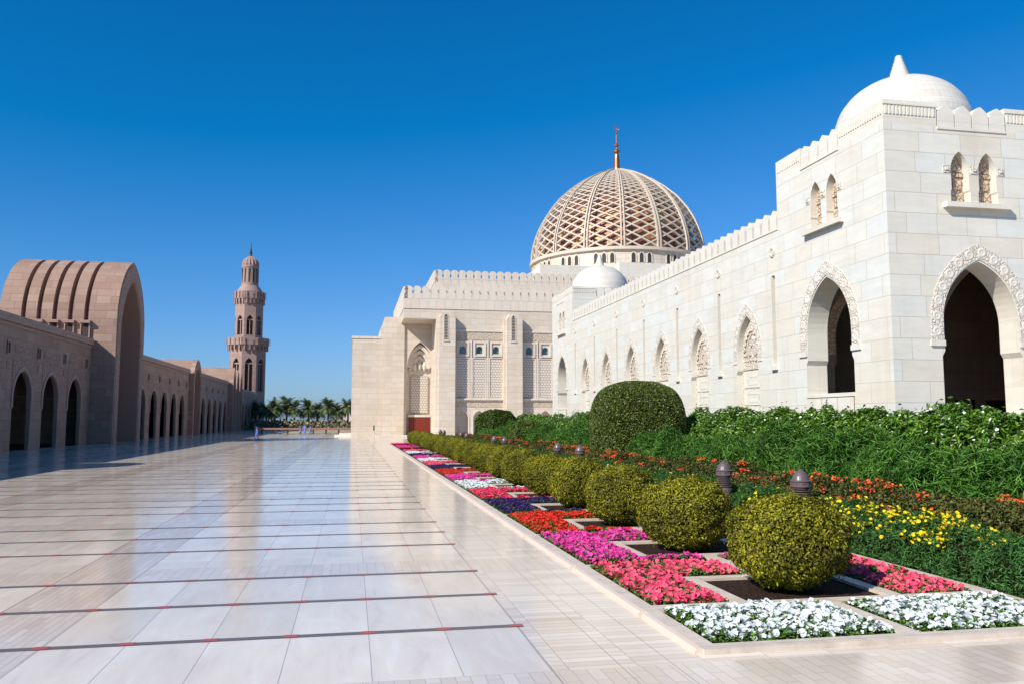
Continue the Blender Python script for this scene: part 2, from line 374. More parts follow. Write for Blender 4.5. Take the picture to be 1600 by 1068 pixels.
bx2 = M(nt_, 'MULTIPLY', M(nt_, 'GREATER_THAN', X, 2.09), M(nt_, 'GREATER_THAN', inY, .5))
col = mix(nt_, inY, bandY, slab); col = mix(nt_, bandXs, col, bandX); 
col = mix(nt_, border, col, mix(nt_, inY, bandY, bord))
# joints
def line(d, wd): return M(nt_, 'LESS_THAN', d, wd)
jx = line(M(nt_, 'PINGPONG', xs, .5), .0055 / SW); jy = line(M(nt_, 'PINGPONG', ys, .5), .003)
jn = M(nt_, 'MULTIPLY', M(nt_, 'MULTIPLY', M(nt_, 'MAXIMUM', jx, jy), inY), M(nt_, 'SUBTRACT', 1., M(nt_, 'MAXIMUM', bandXs, border)))
ed = M(nt_, 'MAXIMUM', line(M(nt_, 'ABSOLUTE', M(nt_, 'SUBTRACT', xm, PX - 6 * SW)), .009), line(M(nt_, 'ABSOLUTE', M(nt_, 'SUBTRACT', xm, .012)), .011))
ed = M(nt_, 'MULTIPLY', ed, M(nt_, 'LESS_THAN', X, 2.3))
e2 = M(nt_, 'MAXIMUM', line(M(nt_, 'ABSOLUTE', M(nt_, 'SUBTRACT', X, 2.85)), .006), line(M(nt_, 'ABSOLUTE', M(nt_, 'SUBTRACT', X, 3.42)), .006))
jn = M(nt_, 'MAXIMUM', M(nt_, 'MAXIMUM', jn, ed), e2)
col = mix(nt_, M(nt_, 'MULTIPLY', jn, .65), col, (.26, .21, .18))
col = mix(nt_, 1., col, ramp(nt_, N(nt_, 'TexNoise', {'Vector': geo, 'Scale': .35, 'Detail': 5.}).outputs[0], [(.35, (.93, .92, .91)), (.6, (1.0, 1.0, 1.0))]), 'MULTIPLY')
nt_.links.new(col, b_.inputs['Base Color'])
rn = N(nt_, 'TexNoise', {'Vector': geo, 'Scale': .8, 'Detail': 6., 'Roughness': .6}).outputs[0]
nt_.links.new(M(nt_, 'MULTIPLY_ADD', rn, .12, .07), b_.inputs['Roughness'])
b_.inputs['IOR'].default_value = 1.46
lf = N(nt_, 'TexNoise', {'Vector': N(nt_, 'Mapping', {'Vector': geo, 'Scale': (.6, .35, 1)}).outputs[0], 'Scale': 1.0, 'Detail': 2.}).outputs[0]
bump(nt_, b_, M(nt_, 'ADD', M(nt_, 'MULTIPLY', lf, .25), M(nt_, 'MULTIPLY', jn, -.12)), .25, .01)
pl = MB(); pl.quad((-60, -25, 0), (60, -25, 0), (60, 156, 0), (-60, 156, 0)); pl.quad((-60, 156, 0), (-14, 156, 0), (-14, 300, 0), (-60, 300, 0))
pl.quad((-60, -25, 0), (-60, -25, -.13), (60, -25, -.13), (60, -25, 0))
tag(pl.build('plaza_floor', PM), kind='structure')
# dark inlay strips with red marker pieces (part of the paving)
STR = mat('dark_inlay_stone', (.15, .115, .10), .35, .5)[0]; RED = mat('red_inlay_stone', (.42, .085, .06), .3, .5)[0]
sm = MB()
for k in range(-2, 21):
    for o_ in (0, 3.127, 5.053):
        y = 14.33 + PY * k + o_ 
        if y < 7 or y > 155: continue
        sm.cur = 0; sm.quad((-27, y - .066, .004), (2.14, y - .066, .004), (2.14, y + .066, .004), (-27, y + .066, .004))
        if y < 80:
            sm.cur = 1
            x = 2.09
            while x > -26:
                for q in range(7):
                    xx = x - q * SW
                    sm.quad((xx - .085, y - .066, .008), (xx + .085, y - .066, .008), (xx + .085, y + .066, .008), (xx - .085, y + .066, .008))
                x -= PX
tag(sm.build('plaza_inlay', [STR, RED]), kind='structure')
gs = MB(); gs.quad((9.45, 8.9, .03), (20, 8.9, .03), (20, 90, .03), (9.45, 90, .03))
gs.quad((4.0, 8.9, .02), (9.25, 8.9, .02), (9.25, 90, .02), (4.0, 90, .02))
tag(gs.build('garden_soil', SOILM), kind='structure')

# ================================================================== planter kerbs
PER = 3.95; PIT0 = 11.82; NB = 20; XC = 6.62
def kerbnet():
    xs_ = [3.88, 4.08, 5.28, 5.50, 6.49, 6.75, 7.72, 7.94, 9.20, 9.44]
    pitx = (5.50, 7.72)
    ys_ = [8.78, 9.0, 10.72, 10.96]
    rows = [('front', 8.78, 9.0), ('wb', 9.0, 10.72), ('cross', 10.72, 10.96)]
    y = 10.96
    for k in range(NB):
        c = PIT0 + PER * k; p0, p1 = c - .82, c + .80
        if k == 0: rows.append(('pit', y, p1)); 
        else: rows += [('bedc', y, p0 - .2), ('pitk', p0 - .2, p0), ('pit', p0, p1)]
        rows.append(('pitk', p1, p1 + .2)); b = 10.3 + PER * (k + 1) - .1
        rows.append(('bedc', p1 + .2, b)); rows.append(('sep', b, b + .12)); y = b + .12
    rows.append(('cross', y, y + .2))
    mb = MB(); nx = len(xs_) - 1; H = .065; solid = []
    for (t, a, b) in rows:
        r = [False] * nx
        for i in range(nx):
            x0, x1 = xs_[i], xs_[i + 1]; o = i in (0, nx - 1)
            if t in ('front', 'cross', 'sep'): r[i] = True
            elif t == 'wb' or t == 'bedc': r[i] = o or i == 4
            elif t == 'pitk': r[i] = o or 2 <= i <= 6
            elif t == 'pit': r[i] = o or i in (2, 6)
        solid.append(r)
    def S(j, i): return 0 <= j < len(rows) and 0 <= i < nx and solid[j][i]
    for j, (t, a, b) in enumerate(rows):
        h = H if t != 'sep' else .05
        for i in range(nx):
            if not solid[j][i]: continue
            x0, x1 = xs_[i], xs_[i + 1]; hh = H if i in (0, nx - 1, 4) else h
            mb.quad((x0, a, hh), (x1, a, hh), (x1, b, hh), (x0, b, hh))
            if not S(j, i - 1): mb.quad((x0, a, 0), (x0, b, 0), (x0, b, hh), (x0, a, hh))
            if not S(j, i + 1): mb.quad((x1, a, 0), (x1, b, 0), (x1, b, hh), (x1, a, hh))
            if not S(j - 1, i): mb.quad((x0, a, 0), (x1, a, 0), (x1, a, hh), (x0, a, hh))
            if not S(j + 1, i): mb.quad((x0, b, 0), (x1, b, 0), (x1, b, hh), (x0, b, hh))
    # rounded outer lip beside the plaza, in pieces between beds
    mb2 = MB(); y = 8.78
    ends = [10.62] + [10.3 + PER * (k + 1) - .12 for k in range(NB)]
    for e in ends:
        poly = [(3.79, .0), (3.79, .03), (3.82, .055), (3.877, .064), (3.877, 0)]
        n = len(poly); mb2.add([(x, y + .06, z) for x, z in poly] + [(x, e - .06, z) for x, z in poly], [tuple(range(n)), tuple(range(2 * n - 1, n - 1, -1))] + [(i, (i + 1) % n, (i + 1) % n + n, i + n) for i in range(n)])
        y = e
    mb.build('garden_kerb', KERBM)['kind'] = 'structure'; LIP = mat('pale_pink_kerb_lip', (.68, .54, .43), .35)[0]
    mb2.build('garden_kerb_edging', LIP)['kind'] = 'structure'
kerbnet()

# ================================================================== corner pavilion towers
def tower(Y0, Y1, label, seed):
    x0, x1 = 20.0, 27.8; yc = (Y0 + Y1) / 2; xc = 23.9
    T = empty('pavilion_tower', (xc, yc, 0), label, 'tower', 'domed corner pavilions of the white gallery')
    mb = MB(); ZT = 14.05
    fL, fF, fB, fR = frX(x0, 1), frY(Y0, 1), frY(Y1, -1), frX(x1, -1)
    yw = Y0 + 4.24 if Y0 < 50 else yc + .0
    big = lambda c, zb: opening(c, 1.66, zb, 6.35, 8.72, .12, 5.02, 12)
    def dbl(c): 
        a = opening(c - .62, .40, 11.05, 12.35, 13.1, .04, 11.5, 7); b = opening(c + .62, .40, 11.05, 12.35, 13.1, .04, 11.5, 7); return [a, b]
    # outer skins: lower storey with real openings 1 m thick, upper blind double windows .45 deep
    wall(mb, fL, Y0, Y1, 0, 10, [big(yw, 3.72)], 1.0, both=True, revmi=1)
    wall(mb, fF, x0, x1, 0, 10, [big(xc, 2.2)], 1.0, both=True, revmi=1)
    wall(mb, fB, x0, x1, 0, 10, [big(xc, 1.0)], 1.0, both=True, revmi=1)
    wall(mb, fR, Y0, Y1, 0, 10, [opening(yc, 3.0 if Y0 < 50 else 1.6, 1.0, 6.6, 9.6 if Y0 < 50 else 8.7)], 1.0, both=True, revmi=1)
    for fr, u0, u1, c in ((fL, Y0, Y1, yw), (fF, x0, x1, xc + .0)):
        ops = dbl(c)
        for o in ops: o['closed'] = True
        wall(mb, fr, u0, u1, 10, ZT, ops, .34, revmi=1, backmi=2)
    for fr, u0, u1 in ((fB, x0, x1), (fR, Y0, Y1)): mb.quad(fr(u0, 10, 0), fr(u1, 10, 0), fr(u1, ZT, 0), fr(u0, ZT, 0))
    mb.quad((x0, Y0, ZT), (x1, Y0, ZT), (x1, Y1, ZT), (x0, Y1, ZT)); mb.build('wall', [WHITE, WHITEP, CARVB], T)
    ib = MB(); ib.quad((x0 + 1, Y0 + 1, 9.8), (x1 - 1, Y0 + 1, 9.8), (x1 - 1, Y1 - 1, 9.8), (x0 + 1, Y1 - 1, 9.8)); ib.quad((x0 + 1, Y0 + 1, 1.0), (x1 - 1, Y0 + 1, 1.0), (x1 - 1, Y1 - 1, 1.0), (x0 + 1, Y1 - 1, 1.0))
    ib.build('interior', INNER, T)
    if Y0 < 50:
        # linings of the room coloured dark for its shade, its far wall with low dark openings, and a gallery volume added to keep the sun off
        BR = stone('shade_brown_interior_blocks', [(.22, .15, .11), (.26, .18, .135)], (.15, .10, .075), 2.2, .81)  # blocks coloured dark brown to paint in the interior shade
        sc = MB(); e = Y1 - 1.01
        wall(sc, frY(e, 1), x0 + 1.01, 26.8, 1.0, 9.8, [opening(xc, 1.66, 1.0, 6.35, 8.72, .12, 5.02, 12)], .005); sc.build('room_back_wall', stone('shade_buff_interior_blocks', [(.20, .145, .105), (.24, .175, .13)], (.13, .09, .07), 1.85, .81), T)  # thin lining over the marble, darkened to paint in room shade
        rb = MB(); ring(rb, frY(e, 1), xc, 1.70, 2.15, 6.35, 8.80, 9.30, 5.62, 0, -.03, 12); rb.build('inner_arch_surround', CARVB, T)
        g = MB(); g.quad((27.81, Y0, 0), (44, Y0, 0), (44, Y0, 10.5), (27.81, Y0, 10.5)); g.quad((27.81, Y0, 10.5), (44, Y0, 10.5), (44, Y1, 10.5), (27.81, Y1, 10.5)); g.quad((44, Y0, 0), (44, Y1, 0), (44, Y1, 10.5), (44, Y0, 10.5))  # closed box added beyond the frame so the interior stays dark
        wall(g, frY(e, 1), 27.81, 44, 0, 10.5, [dict(up=[(28.4 + k * 1.75, 3.55), (29.55 + k * 1.75, 3.55)], zb=1.9, closed=True) for k in range(8)], .5, backmi=1, revmi=1)
        g.build('added_dark_gallery', [BR, INNERD], T)
    # arch surrounds with rosettes
    for fr, c in ((fL, yw), (fF, xc)):
        rb = MB(); ring(rb, fr, c, 1.70, 2.22, 6.35, 8.80, 9.40, 5.62, 0, -.035, 14); o = rb.build('arch_surround', CARVW, T)
        bb = MB(); bosses(bb, lambda u, z, d, fr=fr: fr(u, z, d - .036), c, 1.98, 6.35, 9.13, 5.95, .20, .60, .018)
        for s in (-1, 1): facebox(bb, fr, c + s * 1.98 - .31, c + s * 1.98 + .31, 5.40, 5.615, 0, -.075)
        bb.build('rosettes', WHITEP, o)
        # sills + corner squares of the double windows
        sl = MB(); facebox(sl, fr, c - 1.45, c + 1.45, 10.80, 11.0, 0, -.26); sl.build('window_sill', WHITEP, T)
        q = MB()
        for du in (-1.22, 0, 1.22):
            q = MB(); facebox(q, fr, c + du - .15, c + du + .15, 12.22, 12.52, 0, -.03); facebox(q, fr, c + du - .06, c + du + .06, 12.31, 12.43, -.031, -.075)
            q.build('carved_square', CARVW, T)
        for s in (-1, 1):
            fn = MB(); cc = c + s * .62; f5 = lambda u, z, d, fr=fr: fr(u, z, d + .339)
            for k in range(9):
                a = math.pi * (k + .5) / 9; fn.prism(f5, [(cc + .08 * math.cos(a - .2), 12.35 + .08 * math.sin(a - .2)), (cc + .30 * math.cos(a - .12), 12.35 + .34 * math.sin(a - .12)), (cc + .30 * math.cos(a + .12), 12.35 + .34 * math.sin(a + .12)), (cc + .08 * math.cos(a + .2), 12.35 + .08 * math.sin(a + .2))], 0, -.06)
            facebox(fn, f5, cc - .38, cc + .38, 12.16, 12.30, 0, -.07)
            for k in range(3): facebox(fn, f5, cc - .28 + k * .2, cc - .12 + k * .2, 11.66, 12.08, 0, -.05)
            facebox(fn, f5, cc - .34, cc + .34, 11.12, 11.52, 0, -.05)
            fn.build('window_tracery', CARVB, T)
    # parapet: solid corner blocks and teeth
    pb = MB(); H = 15.0
    def cornerblocks(fr, a0, a1, s0, s1):
        facebox(pb, fr, a0, s0, ZT, H, 0, .45); facebox(pb, fr, s1, a1, ZT, H, 0, .45)
        for (p, q) in ((a0, s0), (s1, a1)):
            u = p + .08
            while u < q - .15: facebox(pb, fr, u, u + .09, 14.42, 14.76, 0, -.035); u += .16
            facebox(pb, fr, p, q, 14.80, 14.86, 0, -.05)
        facebox(pb, fr, s0, s1, ZT - .1, ZT, 0, -.04)
    cornerblocks(fF, x0, x1, 22.35, 25.45)
    pb2 = (Y0 + 3.0, Y0 + 6.0)
    facebox(pb, fL, Y0 + .452, pb2[0], ZT, H, 0, .45); facebox(pb, fL, pb2[1], Y1, ZT, H, 0, .45)
    for (p, q) in ((Y0, pb2[0]), (pb2[1], Y1)):
        u = p + .08
        while u < q - .15: facebox(pb, fL, u, u + .09, 14.42, 14.76, 0, -.035); u += .16
    facebox(pb, fL, pb2[0], pb2[1], ZT - .1, ZT, 0, -.04)
    facebox(pb, fB, x0 + .452, x1, ZT, H, 0, .45); facebox(pb, fR, Y0 + .452, Y1 - .452, ZT, H, 0, .45)
    pb.build('parapet', WHITEP, T)
    merlons(T, fF, [22.78, 23.56, 24.34, 25.12], ZT, .72, .93, .4, 'ogee', WHITEP)
    merlons(T, fL, [pb2[0] + .4, pb2[0] + 1.15, pb2[0] + 1.9, pb2[0] + 2.62], ZT, .68, .93, .4, 'ogee', WHITEP)
    dm = MB(); dz = 14.06; r = 2.85
    prof = [(r * 1.02, 0), (r * 1.02, 1.0), (r * 1.05, 1.02), (r * 1.05, 1.16), (r * 1.0, 1.18)]
    for k in range(1, 20):
        t = k / 20 * math.pi / 2; prof.append((r * math.cos(t) ** .95 * (1 if k % 4 else .994), 1.2 + 2.5 * math.sin(t)))
    for (a, b) in ((5, .0),): pass
    prof += [(.42, 3.78), (.40, 3.80)]
    dm.lathe((xc, yc, dz), prof, 64)
    do = dm.build('dome', stone('white_dome_courses%d' % seed, [(.60, .575, .51), (.66, .63, .56), (.62, .57, .49)], (.44, .41, .36), 3.0, .28, .5, .006), T, smooth=False)
    db = MB()
    for k in range(96):
        a = 2 * math.pi * k / 96; db.beam((xc + r * 1.06 * math.cos(a), yc + r * 1.06 * math.sin(a), dz + .78), (xc + r * 1.06 * math.cos(a), yc + r * 1.06 * math.sin(a), dz + .98), .11, .12, (math.cos(a), math.sin(a), 0))
    db.build('dentil_band', WHITEP, do)
    fb = MB(); fp = [(.46, 3.68)]
    for k in range(6):
        rr = .40 - k * .045; z = 3.80 + k * .19; fp += [(rr, z), (rr, z + .13), (rr - .035, z + .14), (rr - .035, z + .18)]
    fp += [(.13, 4.96), (.15, 5.02), (.10, 5.12), (.0, 5.18)]
    fb.lathe((xc, yc, dz), [(a * 1.08, 3.68 + (b - 3.68) * .80) for a, b in fp], 20); fb.build('finial', WHITEP, do)
    # balustrade panel under the side opening
    bp = MB(); facebox(bp, fL, yw - 1.75, yw + 1.75, 3.56, 3.70, 0, -.10)
    for k in range(3):
        u = yw - 1.74 + k * 1.17
        wall(bp, lambda a, z, d: fL(a, z, d - .06), u, u + 1.15, 2.2, 3.54, [opening(u + .575, .26, 2.3, 2.75, 3.1, 0, 0, 6)], .055)
    bp.build('balustrade', WHITEP, T)
    return T
tower(27.5, 35.7, 'large white marble pavilion tower nearest the camera, filling the right edge of the view', 1)
tower(73.35, 81.2, 'small far white pavilion tower at the far end of the white gallery wall', 2)

# ================================================================== white gallery wall between the towers
G = empty('gallery_wall', (20, 54.5, 0), 'long white marble wall with crenels, blind carved arches and narrow slits between two towers', 'wall')
Y0, Y1 = 35.71, 73.34; fL = frX(20.02, 1); mb = MB(); ZT = 11.72
acs = [39.15 + 6.01 * k for k in range(6)]; scs = [36.30 + 6.03 * k for k in range(7)]
ops = []
for c in acs:
    o = opening(c, 1.13, 1.2, 5.95, 7.95, .12, 4.95, 10); o['closed'] = True; ops.append(o)
wall(mb, fL, Y0, Y1, 0, ZT, ops + [dict(up=[(c - .16, 9.56), (c + .16, 9.56)], zb=5.25, closed=True) for c in scs if c > 35.9], .32, revmi=1, backmi=2)
mb.quad((20.02, Y0, ZT), (20.02, Y1, ZT), (27.8, Y1, ZT), (27.8, Y0, ZT)); mb.quad((27.8, Y0, 0), (27.8, Y1, 0), (27.8, Y1, ZT), (27.8, Y0, ZT))
CARVC = carved('carved_ivory_marble', (.66, .58, .48), (.54, .46, .37), 5.0)
mb.build('wall', [WHITE, WHITEP, CARVC], G)
lb = MB(); facebox(lb, fL, Y0, Y1, ZT - .02, ZT + .06, -.04, .5); lb.build('parapet', WHITEP, G)
nm = 46; merlons(G, fL, [Y0 + .42 + k * .8195 for k in range(nm)], ZT + .061, .60, .95, .42, 'ogee', WHITEP)
proto = None
for c in acs:
    if proto is None:
        rb = MB(); ring(rb, fL, c, 1.16, 1.54, 5.95, 8.02, 8.56, 5.70, 0, -.025, 12); proto = rb.build('arch_surround', CARVW, G)
        bb = MB(); bosses(bb, lambda u, z, d: fL(u, z, d - .026), c, 1.35, 5.95, 8.28, 5.95, .12, .44, .012)
        for s in (-1, 1): facebox(bb, fL, c + s * 1.35 - .21, c + s * 1.35 + .21, 5.52, 5.69, 0, -.04)
        bb.build('rosettes', WHITEP, proto)
        tr = MB(); f2 = lambda u, z, d: fL(u, z, d + .319)
        ring(tr, f2, c, .52, 1.02, 6.0, 7.0, 7.62, 5.9, 0, -.05, 10); bosses(tr, lambda u, z, d: f2(u, z, d - .1), c, .78, 6.0, 7.3, 6.05, .13, .30, .05)
        ring(tr, f2, c, .20, .44, 6.05, 6.45, 6.85, 5.9, 0, -.06, 8)
        for k in range(7): facebox(tr, f2, c - .96 + k * .285, c - .80 + k * .285, 5.62, 5.84, 0, -.05)
        facebox(tr, f2, c - 1.1, c + 1.1, 5.18, 5.42, 0, -.05)
        P1 = tr.build('carved_tracery', CARVC, G)
        dp = MB(); 
        for (a, b) in ((-1.02, -.62), (-.52, .52), (.62, 1.02)):
            for (z0, z1) in ((1.3, 2.35), (2.45, 3.25), (3.35, 4.15), (4.25, 5.1)): facebox(dp, f2, c + a, c + b, z0, z1, 0, -.035)
        for z0 in (1.6, 2.6, 3.0, 3.5, 3.9, 4.4, 4.8):
            for k in range(5): facebox(dp, f2, c - .42 + k * .18, c - .30 + k * .18, z0, z0 + .12, -.036, -.055)
        P2 = dp.build('blind_door_panel', WHITEP, G); c0 = c
    else:
        for p in (proto, P1, P2): dup(p, G, p.location + Vector((0, c - c0, 0)))
o1 = None
for c in scs:
    if o1 is None:
        s = MB(); s.tube([fL(c, 5.25, .28), fL(c, 9.5, .28)], [.055, .055], 8); facebox(s, fL, c - .24, c + .24, 4.98, 5.2, 0, -.16); facebox(s, fL, c + .162, c + .20, 5.22, 9.58, 0, -.02)
        o1 = s.build('slit_window', WHITEP, G)
        s = MB(); bosses(s, fL, c - .0, .001, 10.7, 10.72, 10.70, .29, 9., .07); o2 = s.build('medallion', CARVW, G); c0 = c
    else:
        for p in (o1, o2): dup(p, G, p.location + Vector((0, c - c0, 0)))

# ================================================================== prayer hall
Hh = empty('prayer_hall', (30, 118, 0), 'great cream stone prayer hall with crenels and pilasters under a latticed dome', 'mosque')
def K(z, k): return (z - 2.6) * k + 2.6
mb = MB()
mb.box(-.15, 4.1, 125, 150, 0, 14.75); mb.box(4.1, 4.34, 124.9, 150, 0, 16.6); mb.box(4.34, 4.62, 124.8, 150, 0, 16.9); 
mb.box(4.62, 7.62, 124.7, 160, 0, 18.05)
mb.build('end_block', HALLS, Hh)
cp = MB(); cp.box(-.25, 4.09, 124.9, 150.1, 14.75, 15.1); cp.build('coping', CREAM, Hh)
mb = MB(); f = frY(125.0, 1); a_ = opening(10.05, 1.95, .0, 10.6, 14.4, .10, 8.2, 12); a_['closed'] = True
wall(mb, f, 7.62, 12.9, 0, 17.1, [a_], 1.6, revmi=0, backmi=1); mb.build('portal', [HALLS, CREAM], Hh)
for k, (ww, zz, dd) in enumerate(((1.7, 14.0, .45), (1.35, 13.2, .9), (.95, 12.4, 1.3))):
    r_ = MB(); ring(r_, f, 10.05, ww - .30, ww + .24, 10.9 - k * .1, zz - .55, zz, 10.5 - k * .12, dd + .35, dd, 10); r_.build('muqarnas_arch', CREAM, Hh)
mq = MB()
for k in range(5):
    x = 10.05 - 1.5 + k * .75; mq.lathe((x, 126.35, 9.9), [(.02, 0), (.3, .5), (.36, 1.0), (.1, 1.6)], 8)
mq.build('muqarnas_pendant', CREAM, Hh)
lp = MB(); facebox(lp, f, 8.75, 11.35, 3.6, 9.3, 1.55, 1.35); lp.build('lattice_panel', CARVL, Hh)
dr = MB(); facebox(dr, f, 8.55, 11.65, .0, 2.98, 1.55, .9)
for k in range(10): facebox(dr, f, 8.62 + k * .31, 8.86 + k * .31, .08, 2.9, .89, .84)
dr.build('door', DOORM, Hh)
lt = MB(); facebox(lt, f, 8.3, 11.85, 3.0, 3.35, 1.55, .8); lt.build('lintel', CREAM, Hh)
# upper storey carried out over the facade plane Y=118
ub = MB(); ub.box(7.07, 76, 118, 150, 17.1, 20.0); ub.build('upper_wall', HALLS, Hh)
cb = MB(); facebox(cb, frY(118, 1), 7.07, 76, 18.55, 20.0, -.002, -.10); facebox(cb, frX(7.07, 1), 117.9, 150, 18.55, 20.0, -.002, -.08); cb.build('frieze', CREAM, Hh)
merlons(Hh, frY(117.9, 1), [7.72 + k * 1.222 for k in range(48)], 20.0, 1.20, 1.85, .6, 'round', CREAM)
merlons(Hh, frX(6.99, 1), [119.3 + k * 1.222 for k in range(24)], 20.0, 1.20, 1.85, .6, 'round', CREAM)
cnr = MB(); cnr.box(6.99, 7.60, 117.9, 118.66, 20.0, 21.7); cnr.build('corner_block', CREAM, Hh)
t2 = MB(); t2.box(12.07, 78, 124, 150, 20.0, 23.5); t2.build('second_tier', HALLS, Hh)
t2c = MB(); facebox(t2c, frY(124, 1), 12.07, 78, 22.1, 23.5, -.002, -.08); t2c.build('second_frieze', CREAM, Hh)
merlons(Hh, frY(123.92, 1), [12.7 + k * 1.195 for k in range(44)], 23.5, 1.17, 1.95, .6, 'round', CREAM)
merlons(Hh, frX(12.0, 1), [125.3 + k * 1.195 for k in range(12)], 23.5, 1.17, 1.95, .6, 'round', CREAM)
cnr = MB(); cnr.box(12.0, 12.58, 123.92, 124.7, 23.5, 25.3); cnr.build('corner_block', CREAM, Hh)
t3 = MB(); t3.box(30.5, 72, 132, 170, 23.4, 28.4); t3.box(44.0, 66, 131, 133, 23.4, 29.1); t3.build('dome_base', WHITEP, Hh)
# facade bays between pilasters
PIL = [12.07 + 9.86 * k for k in range(4)]
fF = frY(118, 1)
po = None
for i, p in enumerate(PIL):
    pm = MB(); a, b = p, p + 2.35
    prof = [(a, 0), (b, 0), (b, 17.1), (b - .45, 17.9), (a + .45, 17.9), (a, 17.1)]
    pm.prism(frY(116.75, 1), prof, 0, 1.249); pm.box(a - .35, a - .002, 117.3, 125, 0, 17.09)
    facebox(pm, frY(116.75, 1), a + .52, a + 1.42, 13.75, 13.95, 0, -.12); pl_ = pm.build('pilaster', HALLS, Hh)
    sl = MB(); o = [(a + .72, 14.1)] + [(a + .97 + x, z) for x, z in arc(.26, 17.2, 17.75, 5)] + [(a + 1.22, 14.1)]
    sl.prism(frY(116.75, 1), o, -.004, -.02); so_ = sl.build('slit_window', DARKM, pl_)
    gl = MB(); u = 14.2
    while u < 17.3:
        facebox(gl, frY(116.75, 1), a + .74, a + 1.20, u, u + .06, -.021, -.07); u += .22
    ring(gl, frY(116.75, 1), a + .97, .25, .36, 17.2, 17.7, 17.9, 14.1, -.0, -.06, 6)
    gl.build('grille', HALLS, pl_)
for i, p in enumerate(PIL[:3]):
    a, b = p + 2.35, p + 9.51
    bm = MB()
    ws = [a + 1.22 + 2.46 * k for k in range(3)]
    wo = []
    for c in ws: o = opening(c, .47, 12.15, 12.75, 13.25, 0, 0, 6); o['closed'] = True; wo.append(o)
    wall(bm, fF, a, b, 5.6, 17.1, wo, .35, revmi=0, backmi=1)
    no = []
    for c in ws: o = opening(c, .83, .0, 2.75, 3.85, 0, 0, 8); o['closed'] = True; no.append(o)
    wall(bm, fF, a, b, 0, 5.6, no, .8, revmi=0, backmi=0); bm.build('bay_wall', [HALLS, GLASSB], Hh)
    tr = MB(); facebox(tr, fF, a, b, 5.45, 5.68, -.002, -.32); tr.build('string_course', CREAM, Hh); tr = MB(); facebox(tr, fF, a, b, 15.35, 15.6, -.002, -.16); tr.build('string_course', CREAM, Hh)
    fr_ = MB(); facebox(fr_, fF, a, b, 14.15, 15.34, -.002, -.05); fr_.build('carved_frieze', CARVH, Hh); fr_ = MB(); facebox(fr_, fF, a, b, 4.4, 5.2, -.002, -.04); fr_.build('carved_frieze', CARVH, Hh)
    for c in ws:
        q = MB(); wall(q, frY(117.88, 1), c - 1.06, c + 1.06, 5.69, 11.6, [dict(up=[(c - .9, 11.5), (c + .9, 11.5)], zb=5.8)], .115); q.build('panel_frame', CREAM, Hh)
        q = MB(); facebox(q, fF, c - .89, c + .89, 5.81, 11.49, -.002, -.03); q.build('lattice_panel', CARVL, Hh)
        q = MB(); wall(q, frY(117.82, 1), c - .95, c + .95, 11.75, 13.95, [dict(up=[(c - .66, 13.7), (c + .66, 13.7)], zb=11.95)], .175); q.build('window_frame', CREAM, Hh)
        q = MB(); ring(q, fF, c, .88, 1.02, 2.75, 3.9, 4.1, 0.0, 0, -.06, 8); q.build('arch_moulding', CREAM, Hh)
    q = MB()
    for k in range(2): facebox(q, fF, ws[k] + 1.12, ws[k] + 1.34, 5.69, 14.1, -.002, -.16)
    q.build('mullion', CREAM, Hh)
# plinth
pb = MB(); pb.box(3.4, 12.0, 121.5, 124.69, 0, .35); pb.build('entrance_step', CREAM, Hh)
# ---- drum and dome
DC = (50.1, 150.0); RD = 17.3; ZD = 32.5
dr = MB(); dr.lathe((DC[0], DC[1], 0), [(16.6, 28.0), (16.6, 31.9), (17.1, 31.95), (17.1, 32.5), (16.4, 32.52), (15.0, 32.6)], 96); DR = dr.build('drum', HALLS, Hh)
wm = None
for s in range(16):
    for k in range(3):
        a = R_(7.1 - 90 + 22.5 * s + 11.25 + (k - 1) * 4.9)
        if wm is None:
            g = MB(); e = 16.605
            fr0 = lambda u, z, d: (DC[0] + (e - d), DC[1] + u, z)
            o = [(-.33, 29.7)] + [(x, z) for x, z in arc(.33, 30.9, 31.4, 5)] + [(.33, 29.7)]
            g.prism(fr0, o, .0, -.03); wm = MB
            me_o = g.build('drum_window', DARKM, DR); me_o.location = (0, 0, 0)
            # re-centre the mesh on the dome axis so copies can turn round it
            T_ = Matrix.Translation(Vector((30 - DC[0], 118 - DC[1], 0))); me_o.data.transform(T_)
            r2 = MB(); ring(r2, fr0, 0, .36, .52, 30.9, 31.45, 31.7, 29.7, .0, -.12, 5); fo = r2.build('window_frame', CREAM, me_o); fo.data.transform(T_); fo.location = (0, 0, 0)
            me_o.location = (DC[0] - 30, DC[1] - 118, 0); me_o.rotation_euler = (0, 0, a); first = me_o
        else: dup(first, DR, (DC[0] - 30, DC[1] - 118, 0), a)
PRF = [(17.3, 0), (17.25, 1.6), (17.0, 3.4), (16.4, 5.6), (15.5, 7.8), (14.1, 10.2), (12.2, 12.6), (9.9, 14.7), (7.3, 16.6), (4.6, 18.1), (2.2, 19.1), (.9, 19.5)]
PR = [(a * .958, b * .945) for a, b in PRF]; RD = 16.57
zz_ = np.array([p[1] for p in PR]); rr_ = np.array([p[0] for p in PR]); al = np.concatenate([[0], np.cumsum(np.hypot(np.diff(zz_), np.diff(rr_)))])
def surf(a, s, off=0):
    r = float(np.interp(s, al, rr_)); z = float(np.interp(s, al, zz_)); e = .15
    dr_ = (np.interp(s + e, al, rr_) - np.interp(s - e, al, rr_)); dz_ = (np.interp(s + e, al, zz_) - np.interp(s - e, al, zz_)); l = math.hypot(dr_, dz_) or 1
    nr, nz_ = dz_ / l, -dr_ / l; r += nr * off; z += nz_ * off
    return Vector((DC[0] + r * math.cos(a), DC[1] + r * math.sin(a), ZD + z)), Vector((nr * math.cos(a), nr * math.sin(a), nz_))
